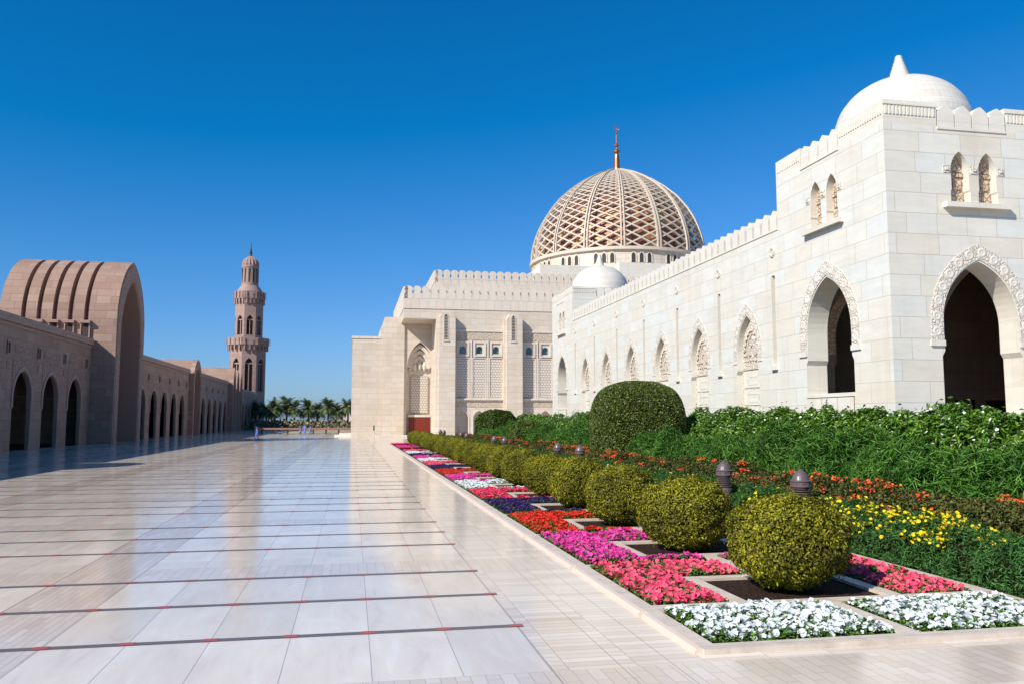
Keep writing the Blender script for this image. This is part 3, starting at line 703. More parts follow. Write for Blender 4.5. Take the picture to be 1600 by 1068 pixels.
# level positions shrink with the radius
lv = [0.0]
while lv[-1] < al[-1] - 2.4: lv.append(lv[-1] + max(.26, .86 * float(np.interp(lv[-1], al, rr_)) / 17.3))
DO = empty('dome', (0, 0, 0), None, None); DO.parent = Hh; DO.location = Vector((DC[0], DC[1], ZD)) - Vector((30, 118, 0))
la = MB()
for s in range(16):
    b0 = R_(7.1 - 90 + 22.5 * s); dA = R_(22.5) / 4
    for c in range(4):
        for j in range(len(lv) - 1):
            u0, u1 = (c, c + 1) if (c + j) % 2 == 0 else (c + 1, c)
            p, n = surf(b0 + dA * u0, lv[j]); q, _ = surf(b0 + dA * u1, lv[j + 1]); sc_ = .35 + .65 * np.interp(lv[j], al, rr_) / 17.3
            la.beam(p, q, .27 * sc_, .34, n)
la.build('lattice', LATT, DO)
for s in range(16):
    rb = MB(); a = R_(7.1 - 90 + 22.5 * s)
    for sg in (-1, 1):
        prev = None
        for t in np.linspace(0, al[-1] - .6, 26):
            r = float(np.interp(t, al, rr_)); p, n = surf(a + sg * .27 / max(r, 2.) * (.4 + .6 * r / 17.3), t, .12)
            if prev is not None: rb.beam(prev, p, .27 * (.45 + .55 * r / 17.3), .55, n)
            prev = p
    rb.build('rib', LATT, DO)
cpm = MB(); cpm.lathe((DC[0], DC[1], ZD), [(2.9, 17.6), (2.2, 18.05), (1.3, 18.45), (.9, 18.7), (.6, 18.8)], 32); cpm.build('cap', LATT, DO)
ins = MB(); ins.lathe((DC[0], DC[1], ZD), [(r * .90, z * .93) for r, z in PR], 32); ins.build('inner_shell', GOLDM, DO)
fn = MB(); fn.lathe((DC[0], DC[1], ZD - 1.1), [(.75, 19.5), (.62, 20.2), (.52, 22.2), (.42, 22.9), (.15, 23.0), (.6, 23.35), (.62, 23.7), (.2, 24.1), (.14, 24.3), (.42, 24.6), (.44, 24.85), (.12, 25.2), (.09, 27.0), (.22, 27.15), (.05, 27.35), (.04, 28.3)], 16)
for k in range(14):
    t0, t1 = R_(-60 + k * 21.5), R_(-60 + (k + 1) * 21.5); c_ = (DC[0], DC[1], ZD + 27.1)
    fn.tube([(c_[0] + .48 * math.sin(t0 + math.pi * .67), c_[1], c_[2] + .48 * math.cos(t0 + math.pi * .67)), (c_[0] + .48 * math.sin(t1 + math.pi * .67), c_[1], c_[2] + .48 * math.cos(t1 + math.pi * .67))], [.07, .07], 6)
fn.build('finial', COPPER, DO)

# ================================================================== sandstone arcade on the left
ARC = []
def arcade(name, ya, yb, centres, label, zt=11.2, proto=None):
    A = empty('arcade', (-28, (ya + yb) / 2, 0), label, 'arcade', 'pink sandstone arcades along the left of the plaza')
    f = frX(-28, -1); mb = MB()
    ops = [opening(c, 1.95, 0, 4.5, 6.75, .12, 3.4, 8) for c in centres]
    mids = [c + 3.4 for c in centres if c + 3.4 < yb - .4]; 
    if centres[0] - 3.4 > ya + .4: mids = [centres[0] - 3.4] + mids
    sq = [dict(up=[(m - .24, 8.95), (m + .24, 8.95)], zb=8.15, closed=True) for m in mids]
    wall(mb, f, ya, yb, 0, zt - .3, ops, .34, both=True, revmi=1); 
    mb.quad((-28, ya, zt), (-28, yb, zt), (-37, yb, zt), (-37, ya, zt)); mb.quad((-28, ya, zt - .3), (-28, yb, zt - .3), (-28, yb, zt), (-28, ya, zt))
    for y in (ya, yb): mb.quad((-28, y, 0), (-37, y, 0), (-37, y, zt), (-28, y, zt))
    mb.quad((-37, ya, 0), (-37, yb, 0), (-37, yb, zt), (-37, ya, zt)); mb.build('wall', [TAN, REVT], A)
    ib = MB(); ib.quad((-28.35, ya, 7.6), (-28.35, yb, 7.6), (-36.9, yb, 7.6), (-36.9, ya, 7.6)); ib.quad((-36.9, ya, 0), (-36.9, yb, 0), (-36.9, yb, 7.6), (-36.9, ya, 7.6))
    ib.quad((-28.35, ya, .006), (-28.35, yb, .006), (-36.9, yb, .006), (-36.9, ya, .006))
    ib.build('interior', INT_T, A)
    cm = MB(); facebox(cm, f, ya, yb, zt - .55, zt + .12, -.002, -.22); facebox(cm, f, ya, yb, zt - .85, zt - .7, -.002, -.10); cm.build('cornice', TANP, A)
    p = None
    for c in centres:
        if p is None:
            q = MB(); ring(q, f, c, 2.0, 2.32, 4.5, 6.85, 7.25, 3.6, 0, -.07, 8); P = [q.build('arch_surround', TANP, A)]
            q = MB(); n_ = arc(2.34, 4.5, 7.27, 8); 
            poly = [(c - 2.36, 4.6), (c - 2.36, 7.9), (c + 2.36, 7.9), (c + 2.36, 4.6)]
            op = [dict(up=[(c + x, z) for x, z in n_], zb=4.61)]; wall(q, lambda u, z, d: f(u, z, d - .03), c - 2.36, c + 2.36, 4.6, 7.9, op, .029); P.append(q.build('carved_spandrel', CARVT, A))
            q = MB(); facebox(q, f, c - 2.1, c + 2.1, 8.25, 8.85, -.002, -.04); P.append(q.build('carved_frieze', CARVT, A)); p = c
        else:
            for o in P: dup(o, A, o.location + Vector((0, c - p, 0)))
    p = None
    for m_ in mids:
        if p is None:
            q = MB(); facebox(q, f, m_ - .24, m_ + .24, 8.1, 9.0, -.002, -.02); o1 = q.build('niche_shade_plate', INNERD, A)  # flat dark plate on the wall, painted shade of a square hole
            q = MB(); wall(q, lambda u, z, d: f(u, z, d - .09), m_ - .36, m_ + .36, 7.98, 9.12, [dict(up=[(m_ - .24, 9.0), (m_ + .24, 9.0)], zb=8.1)], .088); q.build('niche_frame', TANP, o1)
            q = MB(); facebox(q, f, m_ - .2, m_ + .2, 6.9, 7.5, -.002, -.05); o2 = q.build('carved_tablet', CARVT, A); p = m_
        else:
            for o in (o1, o2): dup(o, A, o.location + Vector((0, m_ - p, 0)))
    return A
arcade('a', 6.0, 38.2, [9.5 + 6.8 * k for k in range(4)] , 'nearest sandstone arcade, out of view to the left before the first small vault')
arcade('b', 46.2, 96.1, [50.4 + 6.8 * k for k in range(7)], 'sandstone arcade with three tall arches between the left edge and the great ribbed vault')
arcade('c', 108.5, 150.8, [111.95 + 6.7 * k for k in range(6)], 'sandstone arcade between the great ribbed vault and the small plain vault')
arcade('d', 158.6, 196.5, [165.3 + 6.95 * k for k in range(5)], 'sandstone arcade between the small plain vault and the three narrow portals')
arcade('e', 212.5, 254.0, [217 + 6.6 * k for k in range(6)], 'farthest sandstone arcade ending at the foot of the minaret', 10.4)
def barrel(name, yc, hw, zs, za, xf, xb, label, grooves=(), open_w=0, open_za=0, cat='vault', door_zs=None, m=TAN, body_in=None, grp=None):
    V = empty(name, (xf, yc, 0), label, cat, grp)
    up = arc(hw, zs, za, 16)
    prof = [(-hw, 0)] + up + [(hw, 0)]
    mb = MB()
    def seg(xa, xb_, sh, low=0):
        pr = [((hw - sh) * (u / hw), z if z <= zs else zs + (z - zs) * (za - sh - zs) / (za - zs)) for u, z in prof]
        if low: pr = [(u, max(z, low)) for u, z in pr]
        n = len(pr); vs = [(xa, yc + u, z) for u, z in pr] + [(xb_, yc + u, z) for u, z in pr]
        mb.add(vs, [(i, i + 1, i + 1 + n, i + n) for i in range(n - 1)]); return pr
    gs_ = sorted(grooves, reverse=True); x = xf
    for g in gs_:
        seg(x, g + .23, 0); p1 = [(xx) for xx in prof]; 
        pr = seg(g + .23, g - .23, 1.0)
        for gx in (g + .23, g - .23):
            n = len(prof); mb.add([(gx, yc + u, z) for u, z in prof] + [(gx, yc + u, z) for u, z in pr], [(i, i + 1, i + 1 + n, i + n) for i in range(n - 1)])
        x = g - .23
    seg(x, xb, 0)
    # back closed
    mb.add([(xb, yc + u, z) for u, z in prof], [tuple(range(len(prof)))])
    # front wall with opening
    f = lambda u, z, d: (xf - d, yc + u, z)
    ow, oza = open_w, open_za; ozs = door_zs or zs
    A = [(-ow, 0)] + arc(ow, ozs, oza, 16) + [(ow, 0)]
    n = len(prof); mb.add([f(u, z, 0) for u, z in prof] + [f(u, z, 0) for u, z in A], [(i, i + 1, i + 1 + n, i + n) for i in range(n - 1)])
    # soffit steps inward
    D1 = min(2.6, (xf - xb) * .4); B = [(-ow * .86, 0)] + arc(ow * .86, ozs, ozs + (oza - ozs) * .88, 16) + [(ow * .86, 0)]
    mb.cur = 1
    mb.add([f(u, z, 0) for u, z in A] + [f(u, z, D1) for u, z in A], [(i, i + 1, i + 1 + n, i + n) for i in range(n - 1)])
    mb.add([f(u, z, D1) for u, z in A] + [f(u, z, D1) for u, z in B], [(i, i + 1, i + 1 + n, i + n) for i in range(n - 1)])
    D2 = (xf - xb) - .5
    mb.add([f(u, z, D1) for u, z in B] + [f(u, z, D2) for u, z in B], [(i, i + 1, i + 1 + n, i + n) for i in range(n - 1)])
    mb.add([f(u, z, D2) for u, z in B], [tuple(range(n))])
    mb.build('vault', [m, REVT], V)
    fb = MB(); 
    C1 = [(-ow - .25, 0)] + arc(ow + .25, ozs, oza + .3, 16) + [(ow + .25, 0)]; C2 = [(-hw + .28, 0)] + arc(hw - .28, zs, za - .35, 16) + [(hw - .28, 0)]
    fb.add([f(u, z, -.05) for u, z in C1] + [f(u, z, -.05) for u, z in C2], [(i, i + 1, i + 1 + n, i + n) for i in range(n - 1)])
    for C in (C1, C2): fb.add([f(u, z, 0) for u, z in C] + [f(u, z, -.05) for u, z in C], [(i, i + 1, i + 1 + n, i + n) for i in range(n - 1)])
    fb.build('carved_band', CARVT if hw > 3 else TANP, V)
    return V
GX = [-28.76, -30.37, -31.95, -33.52, -35.06]
V = barrel('vaulted_portal', 102.3, 6.08, 13.3, 21.0, -25.6, -37.45, 'great sandstone barrel vaulted portal with five dark grooves across its roof', GX, 4.2, 18.6, door_zs=12.3, grp='vaulted portals of the left arcade')
for s in (-1, 1):
    for g in GX:
        q = MB(); fy = frY(102.3 + s * 6.08, -s); o = [(g - .36, 10.9)] + [(g + x, z) for x, z in arc(.36, 12.3, 12.85, 5)] + [(g + .36, 10.9)]
        q.prism(fy, o, -.02, -.16); wo = q.build('vault_window', INNERD, V)  # solid dark block set in place of an open window
        q = MB(); facebox(q, fy, g - .55, g + .55, 13.05, 13.35, -.002, -.5); facebox(q, fy, g - .5, g - .38, 10.9, 13.04, -.002, -.22); facebox(q, fy, g + .38, g + .5, 10.9, 13.04, -.002, -.22); q.build('window_hood', TANP, wo)
barrel('vaulted_portal', 154.7, 3.9, 8.9, 13.3, -27.2, -37.5, 'small plain sandstone vault between two arcades beyond the great vault', (), 2.7, 11.6, grp='vaulted portals of the left arcade')
barrel('vaulted_portal', 42.2, 3.9, 8.9, 13.3, -27.2, -37.5, 'small plain sandstone vault left of the view, its pointed shadow on the plaza', (), 2.7, 11.6, grp='vaulted portals of the left arcade')
for k, (y, t) in enumerate(((198.6, 'nearest of three narrow sandstone portals'), (204.4, 'middle of three narrow sandstone portals'), (210.2, 'farthest of three narrow sandstone portals'))):
    barrel('narrow_portal', y, 2.1, 9.5, 14.6 - .25 * k, -26.8, -38, t + ' before the last arcade', (), 1.35, 12.9, grp='three narrow portals')

# ================================================================== minaret
mk = 1.283
MT = empty('minaret', (-31.9, 263, 0), 'tall pink sandstone minaret with two balconies beyond the left arcade', 'minaret')
mc = (-31.9, 263, 0); A0 = R_(22.5)
def octshaft(name, r, z0, z1, wins, m=MINA):
    """eight wall faces, each with a pointed recess"""
    mb = MB()
    for s in range(8):
        a = s * math.pi / 4 + R_(11); ap = r * math.cos(math.pi / 8); hw = r * math.sin(math.pi / 8)
        fr = lambda u, z, d, a=a, ap=ap: (mc[0] + (ap - d) * math.cos(a) - u * math.sin(a), mc[1] + (ap - d) * math.sin(a) + u * math.cos(a), z)
        o = []
        for (w_, zb, zs, za) in wins: q = opening(0, w_, zb, zs, za, 0, 0, 6); q['closed'] = True; o.append(q)
        wall(mb, fr, -hw, hw, z0, z1, o, .8, revmi=0, backmi=1)
        for (w_, zb, zs, za) in wins:
            mb.cur = 0; facebox(mb, fr, -.12, .12, zb, zs + .3, .78, .35); facebox(mb, fr, -w_, w_, zs + .1, zs + .5, .78, .4)
    mb.build(name, [m, INNERD], MT)
octshaft('lower_shaft', 5.55, 0, K(20.0, mk), [(1.15, K(9.3, mk), K(15.6, mk), K(17.1, mk))])
octshaft('upper_shaft', 4.35, K(20.3, mk), K(31.6, mk), [(.95, K(22.6, mk), K(26.0, mk), K(27.3, mk))])
def balcony(r0, r1, z, h, nm):
    mb = MB(); mb.lathe((mc[0], mc[1], 0), [(r0, z - 1.0), (r1 * .93, z - .1), (r1, z), (r1, z + h), (r1 - .35, z + h), (r1 - .35, z + .4), (1, z + .4)], 8, R_(11 + 22.5))
    b = mb.build(nm, MINA, MT); c = MB()
    for k in range(24):
        a = 2 * math.pi * k / 24 + R_(11); rr = r1 * .89
        c.beam((mc[0] + rr * math.cos(a), mc[1] + rr * math.sin(a), z - 1.5), (mc[0] + rr * math.cos(a), mc[1] + rr * math.sin(a), z - .05), .45, .5, (math.cos(a), math.sin(a), 0))
        c.beam((mc[0] + (r1 + .05) * math.cos(a), mc[1] + (r1 + .05) * math.sin(a), z + .3), (mc[0] + (r1 + .0) * math.cos(a), mc[1] + (r1 + .0) * math.sin(a), z + h), .3, .05, (math.cos(a), math.sin(a), 0))
    c.build('bracket', MINA, b)
balcony(5.5, 6.5, K(20.2, mk), 2.2, 'lower_balcony'); balcony(4.35, 4.9, K(31.3, mk), 2.3, 'upper_balcony')
q = MB(); q.lathe(mc, [(3.9, K(33.2, mk)), (2.9, K(34.4, mk)), (2.55, K(34.7, mk)), (2.4, K(38.9, mk)), (2.6, K(39.2, mk)), (2.6, K(39.5, mk))], 48); dm_ = q.build('drum', MINA, MT)
q = MB()
for k in range(12):
    a = 2 * math.pi * k / 12; q.beam((mc[0] + 2.46 * math.cos(a), mc[1] + 2.46 * math.sin(a), K(35, mk)), (mc[0] + 2.46 * math.cos(a), mc[1] + 2.46 * math.sin(a), K(38.8, mk)), .5, .12, (math.cos(a), math.sin(a), 0))
q.build('drum_slit', INNERD, dm_)  # dark strips laid on the drum in place of cut recesses
q = MB(); q.lathe(mc, [(2.55, K(39.5, mk)), (2.6, K(40.1, mk)), (2.3, K(40.9, mk)), (1.6, K(41.5, mk)), (.6, K(42.0, mk)), (.2, K(42.1, mk))], 48, 0, .12, 16); dd = q.build('dome', MINA, MT)
q = MB(); q.lathe(mc, [(.45, K(41.9, mk)), (.3, K(42.6, mk)), (.5, K(42.9, mk)), (.2, K(43.2, mk)), (.35, K(43.5, mk)), (.15, K(43.8, mk)), (.05, K(45.6, mk))], 10); q.build('finial', DARKM, dd)

# ================================================================== far side: rail, palms, building, scrub
q = empty('low_rail', (-8, 157, 0), 'long low reddish brown rail on short posts at the far edge of the plaza', 'rail')
RAILM = mat('reddish_brown_stone', (.30, .15, .12), .7)[0]
r = MB(); r.box(-16.5, .2, 156.8, 157.3, .78, 1.12); r.build('top_rail', RAILM, q)
for x in range(8):
    r = MB(); xx = -16.2 + x * 2.3; r.box(xx - .14, xx + .14, 156.9, 157.2, 0, .779); r.build('post', INNERD, q)
r = MB(); r.prism(frY(158, 1), [(-17.6, 0), (-16.6, 0), (-16.6, 1.1), (-17.6, 1.5)], 0, .6); tag(r.build('stair_wall', TAN, None, loc=(-17, 158, 0)), 'low sloping sandstone stair wall at the far left corner of the plaza', 'wall')
HEDG = leafmat('dusty_scrub_leaves', [(.10, .10, .05), (.20, .18, .10), (.34, .29, .17)])
rng = np.random.default_rng(5)
n = 9000; P = np.stack([rng.uniform(-60, 30, n), rng.uniform(225, 262, n), np.zeros(n)], 1); P[:, 2] = rng.uniform(0, 1, n) * (2.0 + 1.1 * fnoise(P, .2, 3))
me = leafmesh('far_scrub', P, rng.normal(0, 1, (n, 3)), .8, .5, rng.uniform(0, 1, n), [HEDG], rng)
tag(put('scrub', me), 'dusty low scrub and dry ground under the far palms', 'scrub', kind='stuff')
PALML = leafmat('palm_fronds', [(.05, .075, .03), (.11, .15, .06), (.22, .25, .11)], .5)
def palmmesh(seed):
    r = np.random.default_rng(seed); V = []; F = []; T = []
    for k in range(70):
        az = r.uniform(0, 6.28); el = r.uniform(-.55, 1.35); L = r.uniform(2.4, 3.4); p = np.array([0, 0, 0.]); d = np.array([math.cos(az) * math.cos(el), math.sin(az) * math.cos(el), math.sin(el)])
        side = np.array([-math.sin(az), math.cos(az), 0]); ns = 16; tone = r.uniform(0, 1)
        for i in range(ns):
            q = p + d * L / ns; d = d + np.array([0, 0, -.085]); d /= np.linalg.norm(d)
            wl = .75 * math.sin(math.pi * (i + 1.2) / (ns + 2)) + .08
            for sg in (-1, 1):
                b = len(V); tip = (p + q) / 2 + side * sg * wl + d * .32 + np.array([0, 0, -.10]); V += [p, q, tip]; F.append((b, b + 1, b + 2)); T.append(tone * .6 + r.uniform(0, .4))
            p = q
    return rawmesh('palm_fronds', np.array(V), np.array(F), np.array(T), [PALML])
PMs = [palmmesh(k) for k in range(3)]
pals = [(-23.5, 238, 5.0, 'palm half hidden beside the minaret foot'), (-20.6, 231, 5.6, 'palm second from the minaret'), (-17.9, 236, 6.6, 'tallest palm of the left cluster, its crown topmost'), (-15.6, 233, 5.7, 'palm at the right of the left cluster'),
        (-11.9, 234, 5.6, 'round headed palm behind the group of people'), (-9.9, 241, 5.2, 'palm just right of the one behind the people'), (-6.6, 233, 5.9, 'broad palm left of the far white building'), (-4.6, 242, 5.0, 'slim palm before the far white building'), (-1.2, 235, 5.9, 'palm touching the edge of the cream hall'), (-27, 244, 5.4, 'palm rising behind the minaret base')]
for i, (x, y, h, lab) in enumerate(pals):
    p = empty('palm_tree', (x, y, 0), lab, 'palm tree', 'date palms beyond the plaza')
    q = MB(); q.tube([(x, y, -.1), (x + .1, y, h * .5), (x, y, h)], [.32, .25, .22], 8); q.build('trunk', PALMBARK, p)
    put('crown', PMs[i % 3], p, (0, 0, h), i * 1.3, (1.18, 1.18, 1.1))
fb = empty('distant_building', (1.5, 420, 0), 'distant white building peeping above the far palms', 'building')
q = MB(); q.box(-9, 14, 420, 440, 0, 9.2); q.box(-11, 15, 419, 441, 9.2, 10.4); q.build('wall', CREAM, fb)
q = MB()
for k in range(6): q.box(-7.5 + k * 3.4, -5.6 + k * 3.4, 419.9, 419.99, 6.2, 8.2)
q.build('window', GLASSB, fb)
q = MB(); q.box(-1.9, .6, 128, 131, 0, .55); q.box(-2.6, -1.9, 128.2, 131, 0, .3); tag(q.build('marble_block', WHITEP, None, loc=(-.7, 128, 0)), 'low white marble block at the left foot of the hall', 'block')
ps_ = MB(); ps_.box(2.95, 3.2, 119, 119.25, 0, 1.9); tag(ps_.build('information_post', CREAM, None, loc=(3.1, 119, 0)), 'slim pale post with a green panel standing before the hall pier', 'post')
pp_ = MB(); pp_.box(2.97, 3.18, 118.95, 118.995, 1.1, 1.8)
GRN = mat('green_panel', (.04, .16, .10), .5)[0]; o = pp_.build('panel', GRN, bpy.data.objects['information_post'])

# ================================================================== people
CLOTHB = mat('blue_work_cloth', (.13, .19, .46), .8)[0]; SKIN = mat('brown_skin', (.24, .13, .08), .6)[0]; HAIRM = mat('dark_hair', (.02, .015, .012), .6)[0]
def person(x, y, rz, label, stride=.35, H=1.72, turban=False, group=None):
    p = empty('person', (x, y, 0), label, 'person', group); p.rotation_euler = (0, 0, rz); k = H / 1.72
    J = [(0, 0, .95), (0, 0, 1.18), (0, 0, 1.40), (0, .01, 1.50), (0, .02, 1.60), (0, .01, 1.68),
         (.10, 0, .88), (.11, -stride * .5, .48), (.11, -stride, .08), (.11, -stride - .14, .03),
         (-.10, 0, .88), (-.11, stride * .6, .50), (-.11, stride * .75, .08), (-.11, stride * .75 - .14, .03),
         (.19, 0, 1.40), (.24, stride * .3, 1.14), (.25, stride * .25 - .08, .90), (.25, stride * .25 - .14, .80),
         (-.19, 0, 1.40), (-.24, -stride * .3, 1.14), (-.25, -stride * .5, .92), (-.25, -stride * .6, .82)]
    E = [(0, 1), (1, 2), (2, 3), (3, 4), (4, 5), (0, 6), (6, 7), (7, 8), (8, 9), (0, 10), (10, 11), (11, 12), (12, 13), (2, 14), (14, 15), (15, 16), (16, 17), (2, 18), (18, 19), (19, 20), (20, 21)]
    Rr = [.15, .14, .16, .055, .095, .08, .105, .08, .055, .045, .105, .08, .055, .045, .075, .055, .042, .035, .075, .055, .042, .035]
    me = bpy.data.meshes.new('body'); me.from_pydata([(a * k, b * k, c * k) for a, b, c in J], E, []); o = bpy.data.objects.new('body', me); COL.objects.link(o)
    m1 = o.modifiers.new('s', 'SKIN'); m2 = o.modifiers.new('u', 'SUBSURF'); m2.levels = 2; m2.render_levels = 2
    if not me.skin_vertices: pass
    for i, r in enumerate(Rr): sv = me.skin_vertices[0].data[i]; sv.radius = (r * k, r * k); sv.use_root = (i == 0)
    dg = bpy.context.evaluated_depsgraph_get(); nm = bpy.data.meshes.new_from_object(o.evaluated_get(dg)); o.modifiers.clear(); o.data = nm; nm.name = 'body'
    nm.materials.clear(); nm.materials.append(CLOTHB); nm.materials.append(SKIN)
    for f_ in nm.polygons:
        c = f_.center / k; f_.use_smooth = True; f_.material_index = 1 if (c.z > 1.47 or (abs(c.x) > .2 and c.z < .86)) else 0
    o.parent = p
    # long tunic hem
    q = MB(); q.lathe((0, 0, 0), [(.17 * k, 1.08 * k), (.19 * k, .9 * k), (.22 * k, .7 * k), (.25 * k, .5 * k)], 16); q.f.pop(); q.mi.pop()
    t = q.build('tunic', CLOTHB, None); t.parent = p; t.scale = (.85, 1, 1)
    h = MB(); h.lathe((0, .03, 1.585 * k), [(.10, 0), (.112, .05), (.10, .10), (.05, .145), (.01, .15)], 12); hh = h.build('headscarf' if turban else 'hair', CLOTHB if turban else HAIRM, None); hh.parent = p
person(-11.5, 105.5, R_(-70), 'person in blue tunic walking alone across the plaza before the arcade', .38, 1.75, True)
person(-8.9, 150, R_(30), 'person in blue, left of the three standing by the far rail', .1, 1.68, False, 'three people by the far rail')
person(-8.1, 149.5, R_(160), 'person in blue, middle of the three standing by the far rail', .16, 1.72, True, 'three people by the far rail')
person(-7.2, 150.4, R_(-90), 'person in blue, right of the three standing by the far rail', .2, 1.66, False, 'three people by the far rail')

# ================================================================== bollard lights
bp = None
bys = [16.7, 20.5, 34.6, 38.5, 52.5, 56.4, 70.4, 74.2, 88.2, 92.0]
wh = ['nearest', 'second nearest', 'third', 'fourth', 'fifth', 'sixth', 'seventh', 'eighth', 'ninth', 'farthest']
for i, y in enumerate(bys):
    lab = '%s of the grey brown domed bollard lights behind the round bushes' % wh[i]
    if bp is None:
        bp = empty('bollard_light', (9.72, y, 0), lab, 'bollard', 'domed bollard lights in the flower border')
        q = MB(); q.lathe((9.72, y, 0), [(.20, .0), (.20, .78), (.185, .80), (.185, .82)], 24); q.build('post', BOLM, bp)
        q = MB()
        for k in range(6): z = .83 + k * .05; q.lathe((9.72, y, 0), [(.155, z), (.195, z + .012), (.195, z + .026), (.155, z + .032)], 24)
        q.build('louvre', BOLM, bp)
        q = MB(); q.lathe((9.72, y, 0), [(.14, .8), (.14, 1.14)], 16); q.build('lamp_core', BOLD, bp)
        q = MB(); q.lathe((9.72, y, 0), [(.215, 1.125), (.225, 1.14), (.225, 1.165), (.205, 1.18), (.205, 1.235), (.22, 1.25), (.22, 1.27), (.195, 1.285), (.165, 1.37), (.12, 1.44), (.06, 1.485), (.045, 1.50), (.045, 1.515), (.0, 1.53)], 28)
        q.build('cap', BOLM, bp, smooth=False); q = MB()
        for k in range(10): a = k * .628; q.lathe((9.72 + .205 * math.cos(a), y + .205 * math.sin(a), 1.195), [(.018, 0), (.02, .015), (.015, .03)], 6)
        q.build('studs', BOLM, bp)
    else:
        c = bp.copy(); COL.objects.link(c); c.location = (9.72, y, 0); c['label'] = lab
        for ch in bp.children: d = ch.copy(); COL.objects.link(d); d.parent = c

# ================================================================== round bushes
BUSHL = leafmat('golden_bush_leaves', [(.028, .028, .006), (.080, .076, .008), (.165, .16, .010), (.35, .33, .012), (.14, .065, .025)], .5, .12)
COREM = mat('dark_foliage_core', (.022, .017, .008), .95, .05)[0]  # for solid cores added inside foliage, coloured dark so leaf gaps look deep
def superball(n, rng, rx, ry, rz, e=2.6):
    d = rng.normal(0, 1, (n, 3)); d /= np.linalg.norm(d, axis=1)[:, None]
    r = 1 / (np.abs(d[:, 0]) ** e + np.abs(d[:, 1]) ** e + np.abs(d[:, 2]) ** e) ** (1 / e)
    return d * r[:, None] * np.array([rx, ry, rz]), d
def bushmesh(seed, n=24000):
    rng = np.random.default_rng(seed); P, D = superball(n, rng, 1, 1, 1, 2.5)
    lump = .06 * fnoise(D, 2.6, seed) + .09 * fnoise(D * np.array([1, 1, 2.]), 7, seed + 1)
    dep = rng.uniform(0, 1, n) ** 2.2
    S = (1 + lump - .20 * dep)[:, None]; P = P * S * np.array([.86, .86, .68])
    low = P[:, 2] < -.30; P[low, :2] *= (1 - .24 * ((-.30 - P[low, 2]) / .36).clip(0, 1) ** 1.3)[:, None]
    P[:, 2] += .02 * rng.normal(0, 1, n)
    sp_ = rng.uniform(0, 1, n) < .035; P[sp_] *= rng.uniform(1.02, 1.10, sp_.sum())[:, None]
    tone = .50 + .24 * fnoise(P, 4.2, seed + 2) + rng.normal(0, .17, n) + .06 * P[:, 2]; br = fnoise(P, 2.6, seed + 4) > .55; tone[br & (rng.uniform(0, 1, n) < .35)] = 1.0
    tone = np.where(tone > .8, np.where(rng.uniform(0, 1, n) < .85, .74, 1.), tone)
    P *= (1 + .05 * fnoise(P, 1.7, seed + 21))[:, None]
    return leafmesh('bush_foliage', P, D, rng.uniform(.040, .075, n), rng.uniform(.020, .034, n), tone, [BUSHL], rng, spread=.75, up=.25)
BM = [bushmesh(11), bushmesh(12), bushmesh(13)]
bs = 'nearest second third fourth fifth sixth seventh eighth ninth tenth eleventh twelfth thirteenth fourteenth fifteenth sixteenth seventeenth eighteenth nineteenth twentieth'.split()
rnd = random.Random(3)
for k in range(NB):
    y = PIT0 + PER * k + rnd.uniform(-.06, .06); x = XC + rnd.uniform(-.05, .05); sc = rnd.uniform(.96, 1.04) if k else 1.0
    b = empty('round_bush', (x, y, 0), '%s clipped golden green bush from the camera in the row between the flower beds' % bs[k], 'bush', 'clipped bushes in square pits')
    put('foliage', BM[k % 3], b, (0, 0, .72 * sc), k * 2.1, (sc * (.94 if k > 1 else .98), sc * (.94 if k > 1 else .98), sc))
    cm = MB(); cm.lathe((x, y, 0), [(.12, .26), (.40, .36), (.60, .62), (.60, .95), (.40, 1.2), (.1, 1.25)], 14); 
    if k == 0: core = cm.build('bush_core', COREM, b)
    else: dup(core, b)
    st = MB()
    for j in range(7):
        a = j * .9 + k; st.tube([(x + .05 * math.cos(a), y + .05 * math.sin(a), .0), (x + .14 * math.cos(a), y + .14 * math.sin(a), .25), (x + .4 * math.cos(a), y + .4 * math.sin(a), .6)], [.035, .025, .015], 5)
    if k == 0: stem = st.build('stem', BARK, b)
    else: dup(stem, b)

# ================================================================== petunia beds
def flowers(P, size, rng, tilt=.5):
    """five-lobed open flower faces"""
    n = len(P); ph = rng.uniform(0, 6.28, n); nrm = np.stack([rng.normal(-.12, tilt, n), rng.normal(-.35, tilt, n), np.ones(n)], 1); nrm /= np.linalg.norm(nrm, axis=1)[:, None]
    t = np.cross(nrm, np.array([0, 1., 0.2])); t /= np.linalg.norm(t, axis=1)[:, None]; b = np.cross(nrm, t); V = [P - nrm * size[:, None] * .22]
    for i in range(10):
        a = ph + i * math.pi / 5; r = size * (1.0 if i % 2 == 0 else .80) * .5
        V.append(P + t * (np.cos(a) * r)[:, None] + b * (np.sin(a) * r)[:, None] + nrm * (size * .06 * rng.normal(0, 1, n))[:, None])
    V = np.stack(V, 1).reshape(-1, 3); F = np.array([(0, 1 + i, 1 + (i + 1) % 10) for i in range(10)]); F = (np.arange(n)[:, None, None] * 11 + F[None]).reshape(-1, 3)
    return V, F
PETL = leafmat('petunia_leaves', [(.03, .075, .01), (.08, .18, .02), (.15, .28, .04)], .5, .15)
